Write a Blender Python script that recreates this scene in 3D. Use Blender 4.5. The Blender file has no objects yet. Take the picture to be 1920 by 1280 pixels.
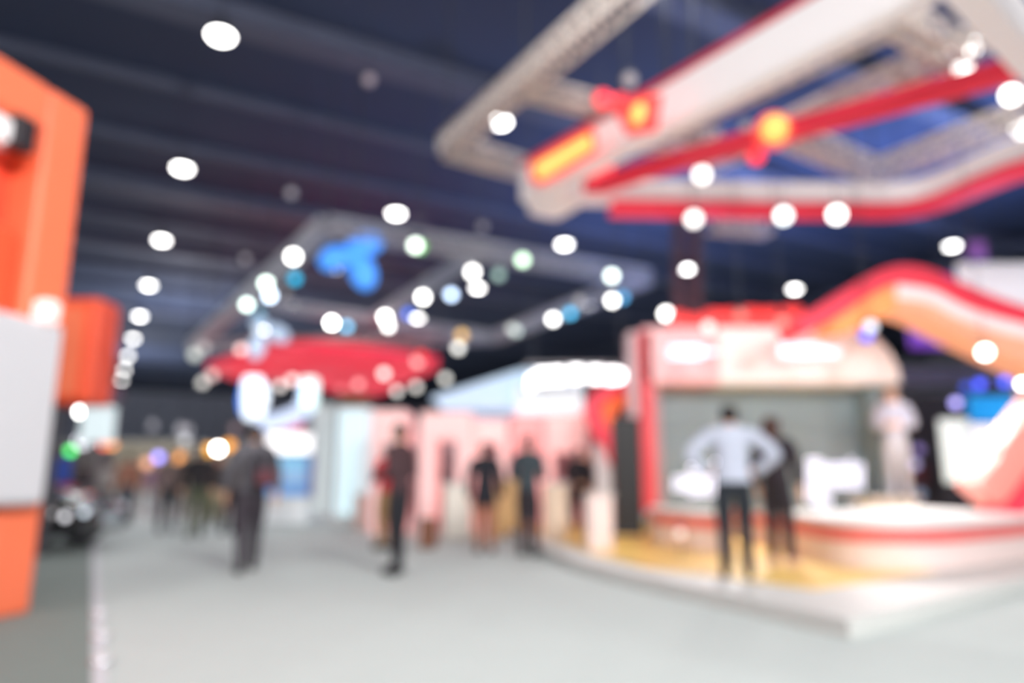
import bpy, bmesh, math, random
from mathutils import Vector, Matrix, Quaternion
random.seed(7)
C = bpy.context.scene.collection
SC = bpy.context.scene
R = math.radians

# ------------------------------------------------------------------ camera
FPX = 1370.0; HOR = 263.0; EYE = 1.05
PITCH = math.atan(HOR / FPX); SN, CS = math.sin(PITCH), math.cos(PITCH)
cam_d = bpy.data.cameras.new('camera'); cam = bpy.data.objects.new('camera', cam_d); C.objects.link(cam)
cam.location = (0, 0, EYE); cam.rotation_euler = (math.pi / 2 + PITCH, 0, 0)
cam_d.sensor_width = 36; cam_d.lens = FPX / 1920 * 36; cam_d.clip_end = 300
cam_d.dof.use_dof = True; cam_d.dof.focus_distance = 0.6; cam_d.dof.aperture_fstop = 1.66
SC.camera = cam

# ------------------------------------------------------------------ world, exposure
w = bpy.data.worlds.new('world'); SC.world = w; w.use_nodes = True
w.node_tree.nodes['Background'].inputs[0].default_value = (.35, .42, .6, 1)
w.node_tree.nodes['Background'].inputs[1].default_value = .2
vs = SC.view_settings
vs.view_transform = 'Standard'; vs.look = 'None'; vs.gamma = 1; vs.use_curve_mapping = False
vs.exposure = -0.03
LAMP = 15.0           # radiance of the high bay lenses as seen
BAY_W = 760.0         # what each high bay lamp throws down
def area(name, P, aim, size, power, col=(1, 1, 1), spread=115):
    l = bpy.data.lights.new(name, 'AREA'); l.shape = 'DISK'; l.spread = R(spread); l.size = size; l.energy = power; l.color = col
    o = bpy.data.objects.new(name, l); C.objects.link(o); o.location = P
    o.rotation_euler = (Vector(aim) - Vector(P)).to_track_quat('-Z', 'Y').to_euler(); return o
# unseen fill lights added behind the camera to brighten the stand fronts
area('fill_light', (-7, -9, 8.5), (-4, 18, 2), 2.2, 420, (1, .98, .97))
area('fill_light', (3, -9, 8.8), (3, 20, 2), 2.2, 420, (.96, .98, 1))
area('fill_light', (12, -7, 8.2), (9, 18, 2), 2.2, 330, (.96, .98, 1))
area('fill_light', (5, -3, 7.5), (-4, 7, 2.4), 1.6, 640, (1, .98, .97))
SC.cycles.use_adaptive_sampling = False
SC.cycles.max_bounces = 6; SC.cycles.diffuse_bounces = 3; SC.cycles.glossy_bounces = 2
SC.cycles.sample_clamp_indirect = 8
SC.cycles.use_denoising = True

def hall_xyz(a, b, z): return (-.4918 * a + .8707 * b, .8707 * a + .4918 * b, z)
# light bars under the fascia of the big stand, and blue wash lights thrown up by the stands on the right
area('bar_light', (4.2, 12.8, 3.6), (4.3, 11, 0), 0.5, 110, (1, .95, .92), 105)
area('bar_light', (6.6, 12.8, 3.6), (7.0, 10.5, 0), 0.5, 105, (1, .95, .92), 105)
area('blue_wash', (15, 22, 5.4), (12, 22, 12), 1.2, 1300, (.28, .42, 1), 170)
area('blue_wash', (7, 26, 5.4), (6, 24, 12), 1.2, 900, (.32, .45, 1), 170)
area('ceiling_fill', hall_xyz(46, 4, 5), hall_xyz(46, 4, 12), 1.2, 1000, (.88, .9, 1), 175)  # unseen uplights added to lift the dark far ceiling
area('ceiling_fill', hall_xyz(66, 2, 5), hall_xyz(66, 2, 12), 1.2, 1000, (.88, .9, 1), 175)
area('blue_wash', (10, 9, 7.6), (9, 9, 12), 1.2, 120, (.28, .42, 1), 170)

# ------------------------------------------------------------------ placing: a ray of the camera met with a plane
def ray(px, py):
    x = (px - 960) / FPX; t = (640 - py) / FPX
    return Vector((x, CS - t * SN, SN + t * CS))
def onz(px, py, z=0.0):
    d = ray(px, py); return Vector((0, 0, EYE)) + d * ((z - EYE) / d.z)
def ony(px, py, y):
    d = ray(px, py); return Vector((0, 0, EYE)) + d * (y / d.y)
YAW = math.atan(788 / (FPX / CS))
U = Vector((-math.sin(YAW), math.cos(YAW), 0)); V = Vector((math.cos(YAW), math.sin(YAW), 0))   # down the aisle, across it
def hall(a, b, z=0.0): return U * a + V * b + Vector((0, 0, z))
def scale_at(y): return FPX / (y * CS)     # pixels per metre near the horizon
HALL_ROT = YAW

# ------------------------------------------------------------------ materials
def lin(c):
    f = lambda v: (v / 12.92 if v <= .04045 else ((v + .055) / 1.055) ** 2.4)
    return tuple(f(v / 255) for v in c) + (1,)
MATS = {}
def mat(name, col, rough=.6, metal=0., var=.06, scale=8., coat=0.):
    if name in MATS: return MATS[name]
    m = bpy.data.materials.new(name); m.use_nodes = True; nt = m.node_tree; n = nt.nodes
    b = n['Principled BSDF']; b.inputs['Roughness'].default_value = rough; b.inputs['Metallic'].default_value = metal
    b.inputs['Coat Weight'].default_value = coat
    tc = n.new('ShaderNodeTexCoord'); no = n.new('ShaderNodeTexNoise'); no.inputs['Scale'].default_value = scale
    mx = n.new('ShaderNodeMix'); mx.data_type = 'RGBA'
    c = lin(col)
    mx.inputs[6].default_value = tuple(max(0, v * (1 - var)) for v in c[:3]) + (1,)
    mx.inputs[7].default_value = tuple(min(1, v * (1 + var)) for v in c[:3]) + (1,)
    nt.links.new(tc.outputs['Object'], no.inputs['Vector']); nt.links.new(no.outputs['Fac'], mx.inputs[0])
    nt.links.new(mx.outputs[2], b.inputs['Base Color'])
    MATS[name] = m; return m
def glow(name, col, strength, sample=False, base=None):
    if name in MATS: return MATS[name]
    m = bpy.data.materials.new(name); m.use_nodes = True
    b = m.node_tree.nodes['Principled BSDF']; c = lin(col)
    b.inputs['Base Color'].default_value = lin(base) if base else c
    b.inputs['Emission Color'].default_value = c; b.inputs['Emission Strength'].default_value = strength
    b.inputs['Roughness'].default_value = .5
    m.cycles.emission_sampling = 'AUTO' if sample else 'NONE'
    MATS[name] = m; return m

# ------------------------------------------------------------------ mesh building
class MB:
    def __init__(s): s.v = []; s.f = []
    def add(s, vs, fs):
        o = len(s.v); s.v += [tuple(p) for p in vs]; s.f += [tuple(i + o for i in f) for f in fs]; return s
    def box(s, c, size, rz=0., rot=None):
        M = rot if rot else Matrix.Rotation(rz, 3, 'Z'); c = Vector(c); x, y, z = [k / 2 for k in size]
        vs = [c + M @ Vector((i * x, j * y, k * z)) for k in (-1, 1) for j in (-1, 1) for i in (-1, 1)]
        return s.add(vs, [(0, 2, 3, 1), (4, 5, 7, 6), (0, 1, 5, 4), (2, 6, 7, 3), (0, 4, 6, 2), (1, 3, 7, 5)])
    def prism(s, pts, z0, z1):
        n = len(pts)
        a = sum(pts[i][0] * pts[(i + 1) % n][1] - pts[(i + 1) % n][0] * pts[i][1] for i in range(n))
        if a < 0: pts = pts[::-1]
        vs = [(p[0], p[1], z0) for p in pts] + [(p[0], p[1], z1) for p in pts]
        return s.add(vs, [tuple(range(n))[::-1], tuple(range(n, 2 * n))] + [(i, (i + 1) % n, n + (i + 1) % n, n + i) for i in range(n)])
    def tube(s, pts, r, n=8, cap=True):
        pts = [Vector(p) for p in pts]; rs = r if isinstance(r, (list, tuple)) else [r] * len(pts)
        vs = []; up = None
        for i, p in enumerate(pts):
            t = (pts[min(i + 1, len(pts) - 1)] - pts[max(i - 1, 0)]).normalized()
            if up is None: up = Vector((0, 0, 1)) if abs(t.z) < .9 else Vector((1, 0, 0))
            e = t.cross(up).normalized(); g = e.cross(t).normalized(); up = g
            vs += [p + (e * math.cos(2 * math.pi * k / n) + g * math.sin(2 * math.pi * k / n)) * rs[i] for k in range(n)]
        fs = []
        for i in range(len(pts) - 1):
            for k in range(n): fs.append((i * n + k, i * n + (k + 1) % n, (i + 1) * n + (k + 1) % n, (i + 1) * n + k))
        if cap: fs += [tuple(range(n))[::-1], tuple(range((len(pts) - 1) * n, len(pts) * n))]
        return s.add(vs, fs)
    def lathe(s, prof, c=(0, 0, 0), n=16, M=None):
        c = Vector(c); vs = []; m = len(prof); M = M or Matrix.Identity(3)
        for k in range(n):
            a = 2 * math.pi * k / n
            vs += [c + M @ Vector((r * math.cos(a), r * math.sin(a), z)) for r, z in prof]
        fs = [(k * m + i, ((k + 1) % n) * m + i, ((k + 1) % n) * m + i + 1, k * m + i + 1) for k in range(n) for i in range(m - 1)]
        return s.add(vs, fs)
    def ball(s, c, r, n=12, M=None):
        r = r if isinstance(r, (list, tuple)) else (r, r, r); h = n // 2
        c = Vector(c); vs = []; M = M or Matrix.Identity(3)
        for i in range(h + 1):
            t = math.pi * i / h
            for k in range(n):
                a = 2 * math.pi * k / n
                vs.append(c + M @ Vector((r[0] * math.sin(t) * math.cos(a), r[1] * math.sin(t) * math.sin(a), -r[2] * math.cos(t))))
        return s.add(vs, [(i * n + k, i * n + (k + 1) % n, (i + 1) * n + (k + 1) % n, (i + 1) * n + k) for i in range(h) for k in range(n)])
    def ribbon(s, path, thick, depth, dirv):
        """a band that follows path (3d points in one upright plane), thick across the path, depth along dirv"""
        path = [Vector(p) for p in path]; d = Vector(dirv).normalized(); vs = []
        th = thick if isinstance(thick, (list, tuple)) else [thick] * len(path)
        for i, p in enumerate(path):
            t = (path[min(i + 1, len(path) - 1)] - path[max(i - 1, 0)]).normalized(); nn = d.cross(t).normalized()
            h = th[i] / 2
            vs += [p - nn * h - d * depth / 2, p + nn * h - d * depth / 2, p + nn * h + d * depth / 2, p - nn * h + d * depth / 2]
        fs = [(i * 4 + k, i * 4 + (k + 1) % 4, i * 4 + 4 + (k + 1) % 4, i * 4 + 4 + k) for i in range(len(path) - 1) for k in range(4)]
        m = (len(path) - 1) * 4
        return s.add(vs, fs + [(3, 2, 1, 0), (m, m + 1, m + 2, m + 3)])
    def mesh(s, name, smooth=False):
        me = bpy.data.meshes.new(name); me.from_pydata(s.v, [], s.f)
        bm = bmesh.new(); bm.from_mesh(me)
        bmesh.ops.remove_doubles(bm, verts=bm.verts, dist=1e-5); bmesh.ops.recalc_face_normals(bm, faces=bm.faces)
        bm.to_mesh(me); bm.free()
        if smooth: me.polygons.foreach_set('use_smooth', [True] * len(me.polygons))
        return me
    def build(s, name, m, parent=None, smooth=False, bevel=0.):
        me = s.mesh(name, smooth); me.materials.append(m)
        o = bpy.data.objects.new(name, me); C.objects.link(o)
        if parent: o.parent = parent; o.matrix_parent_inverse = PINV.get(parent.name, Matrix.Identity(4))
        if bevel:
            b = o.modifiers.new('edge', 'BEVEL'); b.width = bevel; b.segments = 3
        return o
PINV = {}
def spline(pts, n=6):
    pts = [Vector(p) for p in pts]; P = [pts[0] * 2 - pts[1]] + pts + [pts[-1] * 2 - pts[-2]]; out = []
    for i in range(1, len(P) - 2):
        for k in range(n):
            t = k / n; a, b, c, d = P[i - 1], P[i], P[i + 1], P[i + 2]
            out.append(.5 * ((2 * b) + (c - a) * t + (2 * a - 5 * b + 4 * c - d) * t * t + (3 * b - a - 3 * c + d) * t ** 3))
    out.append(pts[-1]); return out

def tag(o, label=None, cat=None, group=None, kind=None):
    if label: o['label'] = label
    if cat: o['category'] = cat
    if group: o['group'] = group
    if kind: o['kind'] = kind
    return o
def thing(name, label, cat, loc=(0, 0, 0), rz=0., group=None, world=False):
    """an Empty at the thing's base; with world=True its parts are given in world coordinates"""
    o = bpy.data.objects.new(name, None); C.objects.link(o); o.location = loc; o.rotation_euler = (0, 0, rz)
    o.empty_display_size = .1
    if world: PINV[o.name] = (Matrix.Translation(Vector(loc)) @ Matrix.Rotation(rz, 4, 'Z')).inverted()
    return tag(o, label, cat, group)
def struct(name, mb, m, parent=None, bevel=0.):
    o = mb.build(name, m, parent, bevel=bevel)
    if not parent: o['kind'] = 'structure'
    return o
def copy_tree(o, parent=None):
    c = o.copy(); C.objects.link(c)
    if parent: c.parent = parent
    for ch in list(o.children): copy_tree(ch, c)
    return c
ORD = 'first second third fourth fifth sixth seventh eighth ninth tenth eleventh twelfth thirteenth fourteenth fifteenth sixteenth'.split()

# ------------------------------------------------------------------ the hall
M_floor = mat('white carpet', (191, 199, 196), .85, var=.03, scale=3)
M_ceil = mat('ceiling sheet', (58, 68, 92), .8, var=.15, scale=.2)
M_beam = mat('ceiling steel', (86, 92, 112), .6, var=.12, scale=.5)
M_wall = mat('hall wall', (196, 198, 214), .8, var=.1, scale=.3)
HC = 11.6
A0, A1, B0, B1 = -14, 96, -16, 60
def quad(a0, a1, b0, b1): return [hall(a0, b0), hall(a1, b0), hall(a1, b1), hall(a0, b1)]
struct('floor', MB().prism(quad(A0, A1, B0, B1), -.2, 0), M_floor)
struct('ceiling', MB().prism(quad(A0, A1, B0, B1), HC, HC + .2), M_ceil)
struct('wall_far', MB().prism(quad(A1, A1 + .3, B0, B1), 0, HC), M_wall)
struct('wall_near', MB().prism(quad(A0 - .3, A0, B0, B1), 0, HC), M_wall)
struct('wall_left', MB().prism(quad(A0, A1, B0 - .3, B0), 0, HC), M_wall)
struct('wall_right', MB().prism(quad(A0, A1, B1, B1 + .3), 0, HC), M_wall)
# purlins run across the hall, two girders run down it
k = 1
for i, a in enumerate([4.5, 7.6, 10.6, 16.1, 20, 23.9, 27.8, 31.7, 35.6, 39.5, 43.4, 49, 55, 62, 70, 79, 89]):
    big = i in (2, 3, 6, 8, 11)
    h_, w_ = (.45, .75) if big else (.28, .22)
    struct('trim_%d' % k, MB().prism(quad(a - w_ / 2, a + w_ / 2, B0, B1), HC - h_, HC), M_beam); k += 1
for b in (-9, 33, 47):
    mb = MB()
    mb.prism(quad(A0, A1, b - .12, b + .12), HC - .9, HC - .72)
    for q in range(0, 54):
        a = A0 + 2 * q
        mb.tube([hall(a, b, HC - .05), hall(a + 1, b, HC - .8)], .035, 5); mb.tube([hall(a + 1, b, HC - .8), hall(a + 2, b, HC - .05)], .035, 5)
    o = struct('trim_%d' % k, mb, M_beam); k += 1
# grey carpet of the stands on the other side of the aisle
struct('carpet', MB().prism(quad(A0, 60, B0, .10), 0, .012), mat('grey carpet', (122, 133, 128), .9, var=.05, scale=5))
struct('trim_50', MB().prism(quad(A0, 60, .10, .17), 0, .016), mat('carpet strip', (205, 205, 210), .6))

# ------------------------------------------------------------------ high bay lamps: a grid under the ceiling
M_house = mat('lamp housing', (70, 72, 78), .5, .4)
M_lens = glow('high bay lens', (255, 253, 250), LAMP)
def high_bay():
    t = thing('high_bay_light', 'x', 'ceiling light')
    MB().lathe([(.0, .34), (.1, .34), (.16, .2), (.27, .02), (.28, -.02), (.25, -.02)], n=20).build('housing', M_house, t, True)
    MB().lathe([(.25, -.02), (.21, -.07), (.12, -.105), (0, -.12)], n=20).build('lens', M_lens, t, True)
    MB().tube([(0, 0, .33), (0, 0, HC - 10.49)], .015, 6).build('rod', M_house, t)
    l = bpy.data.lights.new('bay_lamp', 'SPOT'); l.energy = BAY_W; l.spot_size = R(165); l.spot_blend = 1; l.shadow_soft_size = 0; l.color = (.985, .99, 1)
    o = bpy.data.objects.new('bay_lamp', l); C.objects.link(o); o.parent = t; o.location = (0, 0, -.14)
    return t
LAMPS_NEAR = []
hb = high_bay(); used = False
near_bay = bpy.data.lights['bay_lamp'].copy(); near_bay.energy = BAY_W * .3    # near lamps weakened to offset the added fill lights
rows = {1.53: (15.46 - 7.78 * 3, 12, 'row over the white aisle'), 8.6: (15.88 - 7.78 * 3, 12, 'row over the pink stands'),
        15.75: (15.79 - 7.78 * 3, 11, 'row over the red lit ring'), 22.5: (15.99 - 7.78 * 3, 7, 'row over the grey screen stand'),
        29.6: (15.99 - 7.78 * 3, 5, 'row beyond the red wave arch'), -5.6: (15.46 - 7.78 * 3, 8, 'row over the orange stand')}
for b, (a0, n, nm) in rows.items():
    for q in range(n):
        if b > 22 and False: continue
        t = hb if not used else copy_tree(hb); used = True
        P = hall(a0 + 7.78 * q, b, 10.5)
        t.location = P
        t['label'] = 'white high bay lamp, %s from near end, %s' % (ORD[q], nm)
        t['group'] = 'high bay lamps under the dark ceiling'
        if q < 4: LAMPS_NEAR.append(t)

for t in LAMPS_NEAR:
    for ch in t.children:
        if ch.type == 'LIGHT': ch.data = near_bay
# ------------------------------------------------------------------ trusses
M_truss = mat('aluminium truss', (232, 222, 214), .45, .1, var=.1)
def truss_mesh(mb_c, mb_l, p, q, s):
    p, q = Vector(p), Vector(q); t = (q - p).normalized(); e = t.cross(Vector((0, 0, 1)))
    e = e.normalized() if e.length > .1 else Vector((1, 0, 0)); g = e.cross(t).normalized()
    L = (q - p).length; n = max(2, int(L / (s * 1.1))); h = s / 2
    co = [(-h, -h), (h, -h), (h, h), (-h, h)]
    for (x, y) in co: mb_c.append(MB().tube([p + e * x + g * y, q + e * x + g * y], s * .12, 6))
    for i in range(n):
        a, b = p + (q - p) * (i / n), p + (q - p) * ((i + 1) / n)
        for k in range(4):
            x0, y0 = co[k]; x1, y1 = co[(k + 1) % 4]
            mb_l.tube([a + e * x0 + g * y0, b + e * x1 + g * y1], s * .065, 5)
            mb_l.tube([b + e * x0 + g * y0, b + e * x1 + g * y1], s * .065, 5)
def truss(label, pts, s, m=None, hang=(), cat='truss', name='lighting_truss'):
    m = m or M_truss
    t = thing(name, label, cat, pts[0], world=True); cs = []; l = MB()
    for a, b in zip(pts, pts[1:]): truss_mesh(cs, l, a, b, s)
    for c in cs: c.build('chord', m, t, True)
    o = l.build('lattice', m, t); o['kind'] = 'stuff'
    for f in hang:
        P = Vector(pts[0]) if f == 0 else Vector(pts[min(int(f), len(pts) - 1)])
        MB().tube([P + Vector((0, 0, s / 2)), Vector((P.x, P.y, HC - .02))], .018, 6).build('hanger', M_house, t)
    return t
Z7 = 7.0
def T(*px, z=Z7): return [onz(x, y, z) for x, y in px]
truss('beige lit box truss bent round the corner beside the red lit ring', T((1210, -45), (838, 275), (990, 318)), .32, hang=(1,))
truss('short cross truss behind the red round lamps of the ring', T((985, 165), (1260, 235)), .26, hang=(0, 1))
truss('long slanting truss just inside the upper white arm of the ring', T((1250, 240), (1720, 15)), .28, hang=(0, 1))
truss('long slanting truss directly above the red inner beam', T((1310, 315), (1560, 195), (1850, 65)), .28, hang=(0, 2))
truss('short level truss behind the white front of the ring', T((1175, 262), (1345, 268)), .3, hang=(0, 1))
truss('truss turning the inner corner of the lower white arm', T((1470, 250), (1640, 322), (1960, 200)), .34, hang=(1,))
truss('cross truss near the top of the ring, between its arms', T((1620, -5), (1800, 105)), .34, hang=(0, 1))
truss('grey truss under the lower white arm, above three white spots', T((1330, 415), (1440, 425)), .4, z if False else None, hang=(0, 1))
# the blue emblem's square of trusses
M_truss2 = mat('grey truss', (186, 186, 192), .5, .1, var=.1)
E0, E1, E2, E3 = T((612, 425), (1212, 520), (930, 632), (360, 650))
truss('large square box truss carrying the blue three lobed emblem', [E0, E1, E2, E3, E0], .38, M_truss2, hang=(0, 1, 2, 3))
truss('cross truss in the left half of the emblem square', T((445, 562), (930, 632)), .3, M_truss2, hang=(0,))
truss('cross truss in the middle of the emblem square', T((700, 600), (905, 470)), .3, M_truss2, hang=(0, 1))
truss('low beige truss close above the red canopy', T((470, 645), (800, 655), z=6.6), .5, mat('beige truss', (196, 170, 160), .5, .2), hang=(0, 1))
truss('dark tower truss standing up behind the red letter blocks', [ony(1287, 640, 15.2), ony(1287, 395, 15.2)], .42, mat('rosy truss', (120, 96, 108), .6, .2), name='tower_truss')

# ------------------------------------------------------------------ white and red ring over the right half
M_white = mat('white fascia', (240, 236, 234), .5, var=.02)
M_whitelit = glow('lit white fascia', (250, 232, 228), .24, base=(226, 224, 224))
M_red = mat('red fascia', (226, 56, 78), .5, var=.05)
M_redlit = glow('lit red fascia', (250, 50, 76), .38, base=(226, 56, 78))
def band(mb, pts, z0, z1, th):
    """a mitred upright band along an open path"""
    P = [Vector((p[0], p[1], 0)) for p in pts]; vs = []
    for i, p in enumerate(P):
        t0 = (P[i] - P[max(i - 1, 0)]); t1 = (P[min(i + 1, len(P) - 1)] - P[i])
        t0 = t0.normalized() if t0.length > 0 else t1.normalized(); t1 = t1.normalized() if t1.length > 0 else t0
        n0 = Vector((-t0.y, t0.x, 0)); n1 = Vector((-t1.y, t1.x, 0)); n = (n0 + n1).normalized(); n = n / max(.4, n.dot(n0)) * th / 2
        vs += [(p.x - n.x, p.y - n.y, z0), (p.x + n.x, p.y + n.y, z0), (p.x + n.x, p.y + n.y, z1), (p.x - n.x, p.y - n.y, z1)]
    fs = [(i * 4 + k, i * 4 + (k + 1) % 4, i * 4 + 4 + (k + 1) % 4, i * 4 + 4 + k) for i in range(len(P) - 1) for k in range(4)]
    m = (len(P) - 1) * 4
    return mb.add(vs, fs + [(3, 2, 1, 0), (m, m + 1, m + 2, m + 3)])
ZR = 6.0
a_end = onz(1010, 400, ZR); a_cor = onz(1075, 402, ZR); b_cor = onz(1690, 405, ZR); c_cor = onz(1960, 318, ZR)
near = [onz(985, 385, ZR), onz(1300, 228, ZR), onz(1720, 15, ZR), hall(-3, 6.6, ZR)]
far = spline([onz(1000, 398, ZR), onz(1250, 402, ZR), onz(1560, 405, ZR), onz(1730, 398, ZR), onz(1960, 318, ZR), hall(3, 14.6, ZR)], 5)
ring = thing('suspended_ring', 'big white ring with red rims hung from trusses, yellow signs on its corner', 'suspended ring', near[0], world=True)
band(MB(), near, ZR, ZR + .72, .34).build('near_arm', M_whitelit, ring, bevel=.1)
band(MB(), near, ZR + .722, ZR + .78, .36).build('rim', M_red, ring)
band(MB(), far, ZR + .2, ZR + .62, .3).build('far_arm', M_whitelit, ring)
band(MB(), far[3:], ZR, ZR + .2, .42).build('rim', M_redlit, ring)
# right-hand arm, seen at the picture's top corner
ra = [onz(1800, -30, ZR + .2), onz(1960, 150, ZR + .2), hall(5, 15.2, ZR)]
band(MB(), ra, ZR + .1, ZR + .7, .34).build('side_arm', M_whitelit, ring)
# rounded end block
e0 = onz(1030, 392, ZR)
rb = MB(); rb.box(e0 + V * .12 + Vector((0, 0, .36)), (.75, .95, .8), HALL_ROT)
rb.build('end_block', M_whitelit, ring, bevel=.16)
M_yel = glow('amber sign', (255, 212, 112), .95); M_orr = glow('sign border', (255, 92, 76), .8)
def on_near(px, py, off=-.2):
    """point of the ring's outer face (plane of the near arm) behind a pixel"""
    n = V; p0 = near[0] + n * off; d = ray(px, py); o = Vector((0, 0, EYE))
    return o + d * ((p0 - o).dot(n) / d.dot(n))
def near_panel(nm, pxs, th, m, off, par, bevel=0.03):
    ps = [on_near(x, y, off) for x, y in pxs]; k = len(ps)
    mb = MB(); mb.add([p for p in ps] + [p + V * th for p in ps], [tuple(range(k)), tuple(range(k, 2 * k))[::-1]] + [(i, (i + 1) % k, k + (i + 1) % k, k + i) for i in range(k)])
    return mb.build(nm, m, par, bevel=bevel)
near_panel('sign_border', [(992, 338), (992, 302), (1104, 238), (1114, 246), (1114, 286), (1008, 346)], .05, M_orr, -.25, ring)
near_panel('sign_panel', [(1003, 328), (1003, 308), (1098, 254), (1104, 258), (1104, 276), (1012, 334)], .05, M_yel, -.32, ring)
def lamp_round(nm, P, r, m, par, flat=.5, facing=None):
    d = (facing or (Vector((0, 0, EYE)) - P)).normalized(); M = Vector((0, 0, 1)).rotation_difference(d).to_matrix()
    return MB().lathe([(r, -r * .3), (r, 0), (r * .8, r * flat * .6), (r * .4, r * flat * .9), (0, r * flat)], P, 16, M).build(nm, m, par, True)
P = on_near(1195, 213, -.3); lamp_round('round_sign_border', P + V * .04, .24, M_orr, ring, .2, -V); lamp_round('round_sign', P, .15, M_yel, ring, .2, -V)
near_panel('glow_strip', [(1150, 205), (1162, 180), (1240, 175), (1230, 245), (1175, 255)], .03, glow('red wash', (250, 80, 80), .6), -.24, ring)
# red beam across the ring
beam = thing('red_beam', 'red beam crossing the inside of the white ring, with an amber sign', 'beam', onz(1085, 365, ZR + .3), world=True)
rp = spline([onz(1085, 375, ZR + .3), onz(1230, 330, ZR + .3), onz(1400, 285, ZR + .3), onz(1640, 222, ZR + .3), onz(1920, 148, ZR + .3), onz(2050, 110, ZR + .3)], 4)
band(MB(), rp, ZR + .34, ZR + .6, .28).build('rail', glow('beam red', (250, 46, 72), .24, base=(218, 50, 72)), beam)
Pb = onz(1437, 262, ZR + .42) - Vector((0, .35, 0))
lamp_round('sign_border', Pb + Vector((0, .05, 0)), .28, M_orr, beam, .3); lamp_round('sign_face', Pb, .21, M_yel, beam, .3)
# small red lamps by the corner
M_redlamp = glow('red lamp', (255, 60, 70), 1.6)
for i, (x, y, wh) in enumerate([(1130, 186, 'beside the top of the amber sign'), (1163, 192, 'next to the round amber sign'), (1112, 323, 'lowest, under the amber sign'), (1137, 312, 'between the amber sign and the lower white arm'), (1418, 292, 'under the oval amber sign of the red beam')]):
    P = onz(x, y, ZR + .75 if y < 200 else ZR + .35)
    t = thing('red_lamp', 'small round red lamp of the ring, ' + wh, 'lamp', P, group='red lamps of the ring', world=True)
    lamp_round('lens', P, .13, M_redlamp, t, .6)
    MB().tube([P, P + Vector((0, .12, .14))], .09, 10).build('housing', M_house, t)
    MB().tube([P + Vector((0, .1, .1)), Vector((P.x, P.y + .1, P.z + .55))], .015, 5).build('bracket', M_house, t)

# ------------------------------------------------------------------ spot lamps: list of pixel, height, colour, disc brightness
def add_spot(px, py, z, col, disc, label, group, size=.11, Y=None, name='spotlight', up=.5):
    P = ony(px, py, Y) if Y else onz(px, py, z)
    d = math.hypot(P.x, P.y); app = size * 2 * FPX / max(d, 1); cover = min(1, (app / 34) ** 2)
    st = disc * (.72 if disc < 1.3 else .9) / max(cover, .02)
    key = 'lens %d %d %d %.0f' % (*col, st * 2)
    m = glow(key, col, st)
    t = thing(name, label, 'spotlight', P, group=group)
    to = Vector((-P.x, -P.y, EYE - P.z)).normalized(); aim = (to * .8 + Vector((0, 0, -.35))).normalized()
    M = Vector((0, 0, -1)).rotation_difference(aim).to_matrix()
    r = size
    MB().lathe([(0, .3 * r / .11), (r * .7, .3 * r / .11), (r * 1.15, .05), (r * 1.2, 0), (r * 1.02, 0), (r, .03)], n=12, M=M).build('can', M_house, t, True)
    MB().lathe([(r * 1.0, .01), (r * .92, -r * .4), (r * .6, -r * .8), (0, -r)], n=12, M=M).build('lens', m, t, True)
    MB().tube([M @ Vector((0, 0, .15)), (0, 0, (5.595 if 4.95 < P.z < 5.05 and 385 < px < 800 and (px, py) not in ((783, 677), (790, 667), (380, 717), (398, 703)) else HC - .005) - P.z if P.z > 1.7 else -P.z)], .008, 5).build('yoke', M_house, t)
    return t
W = (255, 253, 248)
sp = [  # blue emblem square
 (550, 481, 4, W, 'on the left arm of the emblem square, top'), (499, 531, 2.2, (225, 245, 232), 'pale green tinted, left arm of the emblem square'),
 (506, 554, 2, (215, 235, 255), 'blue tinted, just under the pale green one'), (463, 571, 1.6, (225, 245, 235), 'outermost left of the emblem square'),
 (553, 522, .75, (40, 190, 235), 'cyan, under the topmost white spot of the left arm'), (486, 586, .3, (60, 150, 175), 'dim teal, near the pale blue emblem'),
 (486, 617, .5, (205, 225, 235), 'dim white, over the pale blue emblem'), (535, 547, .12, (190, 180, 170), 'dark grey, between cyan and white spots'),
 (622, 605, 4, W, 'bright white, left end of the lower cross truss'), (650, 612, .9, (120, 205, 245), 'light blue, touching a white spot on the cross truss'),
 (722, 594, 3, W, 'upper of a pair under the emblem'), (728, 611, 1.5, W, 'lower of a pair under the emblem'),
 (793, 557, 3, W, 'halfway up the middle cross truss'), (765, 588, .8, (70, 120, 240), 'blue, behind a white lamp on the cross truss'),
 (846, 552, 1.5, (205, 228, 255), 'white with a blue rim, right of the middle truss'), (886, 510, 3, W, 'top of the middle cross truss'),
 (779, 460, 2.4, (235, 250, 235), 'upper arm of the square, beside the blue emblem'), (787, 462, .8, (130, 225, 120), 'green edged, upper arm of the square'),
 (980, 487, 1.6, (215, 250, 215), 'green tinted, middle of the upper arm'), (935, 515, .42, (185, 220, 205), 'dim green grey, under the upper arm'),
 (1147, 517, 2, (235, 250, 240), 'right end of the upper arm'), (1148, 563, 2.4, W, 'right arm of the square, below the corner'),
 (1167, 557, .7, (90, 185, 240), 'blue, at the right corner of the square'), (1037, 598, 2, W, 'middle of the right arm'),
 (1069, 587, .9, (80, 195, 240), 'cyan, middle of the right arm'), (1087, 565, .22, (210, 205, 200), 'dim grey, above the cyan one of the right arm'),
 (960, 616, .4, (225, 228, 218), 'dim white, bottom corner of the square'), (968, 620, .45, (220, 240, 228), 'dim pale green, bottom corner of the square')]
for x, y, br, col, ds in sp:
    add_spot(x, y, 6.7, col, br, 'small spot, ' + ds, 'spots of the emblem truss', size=.13)
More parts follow.
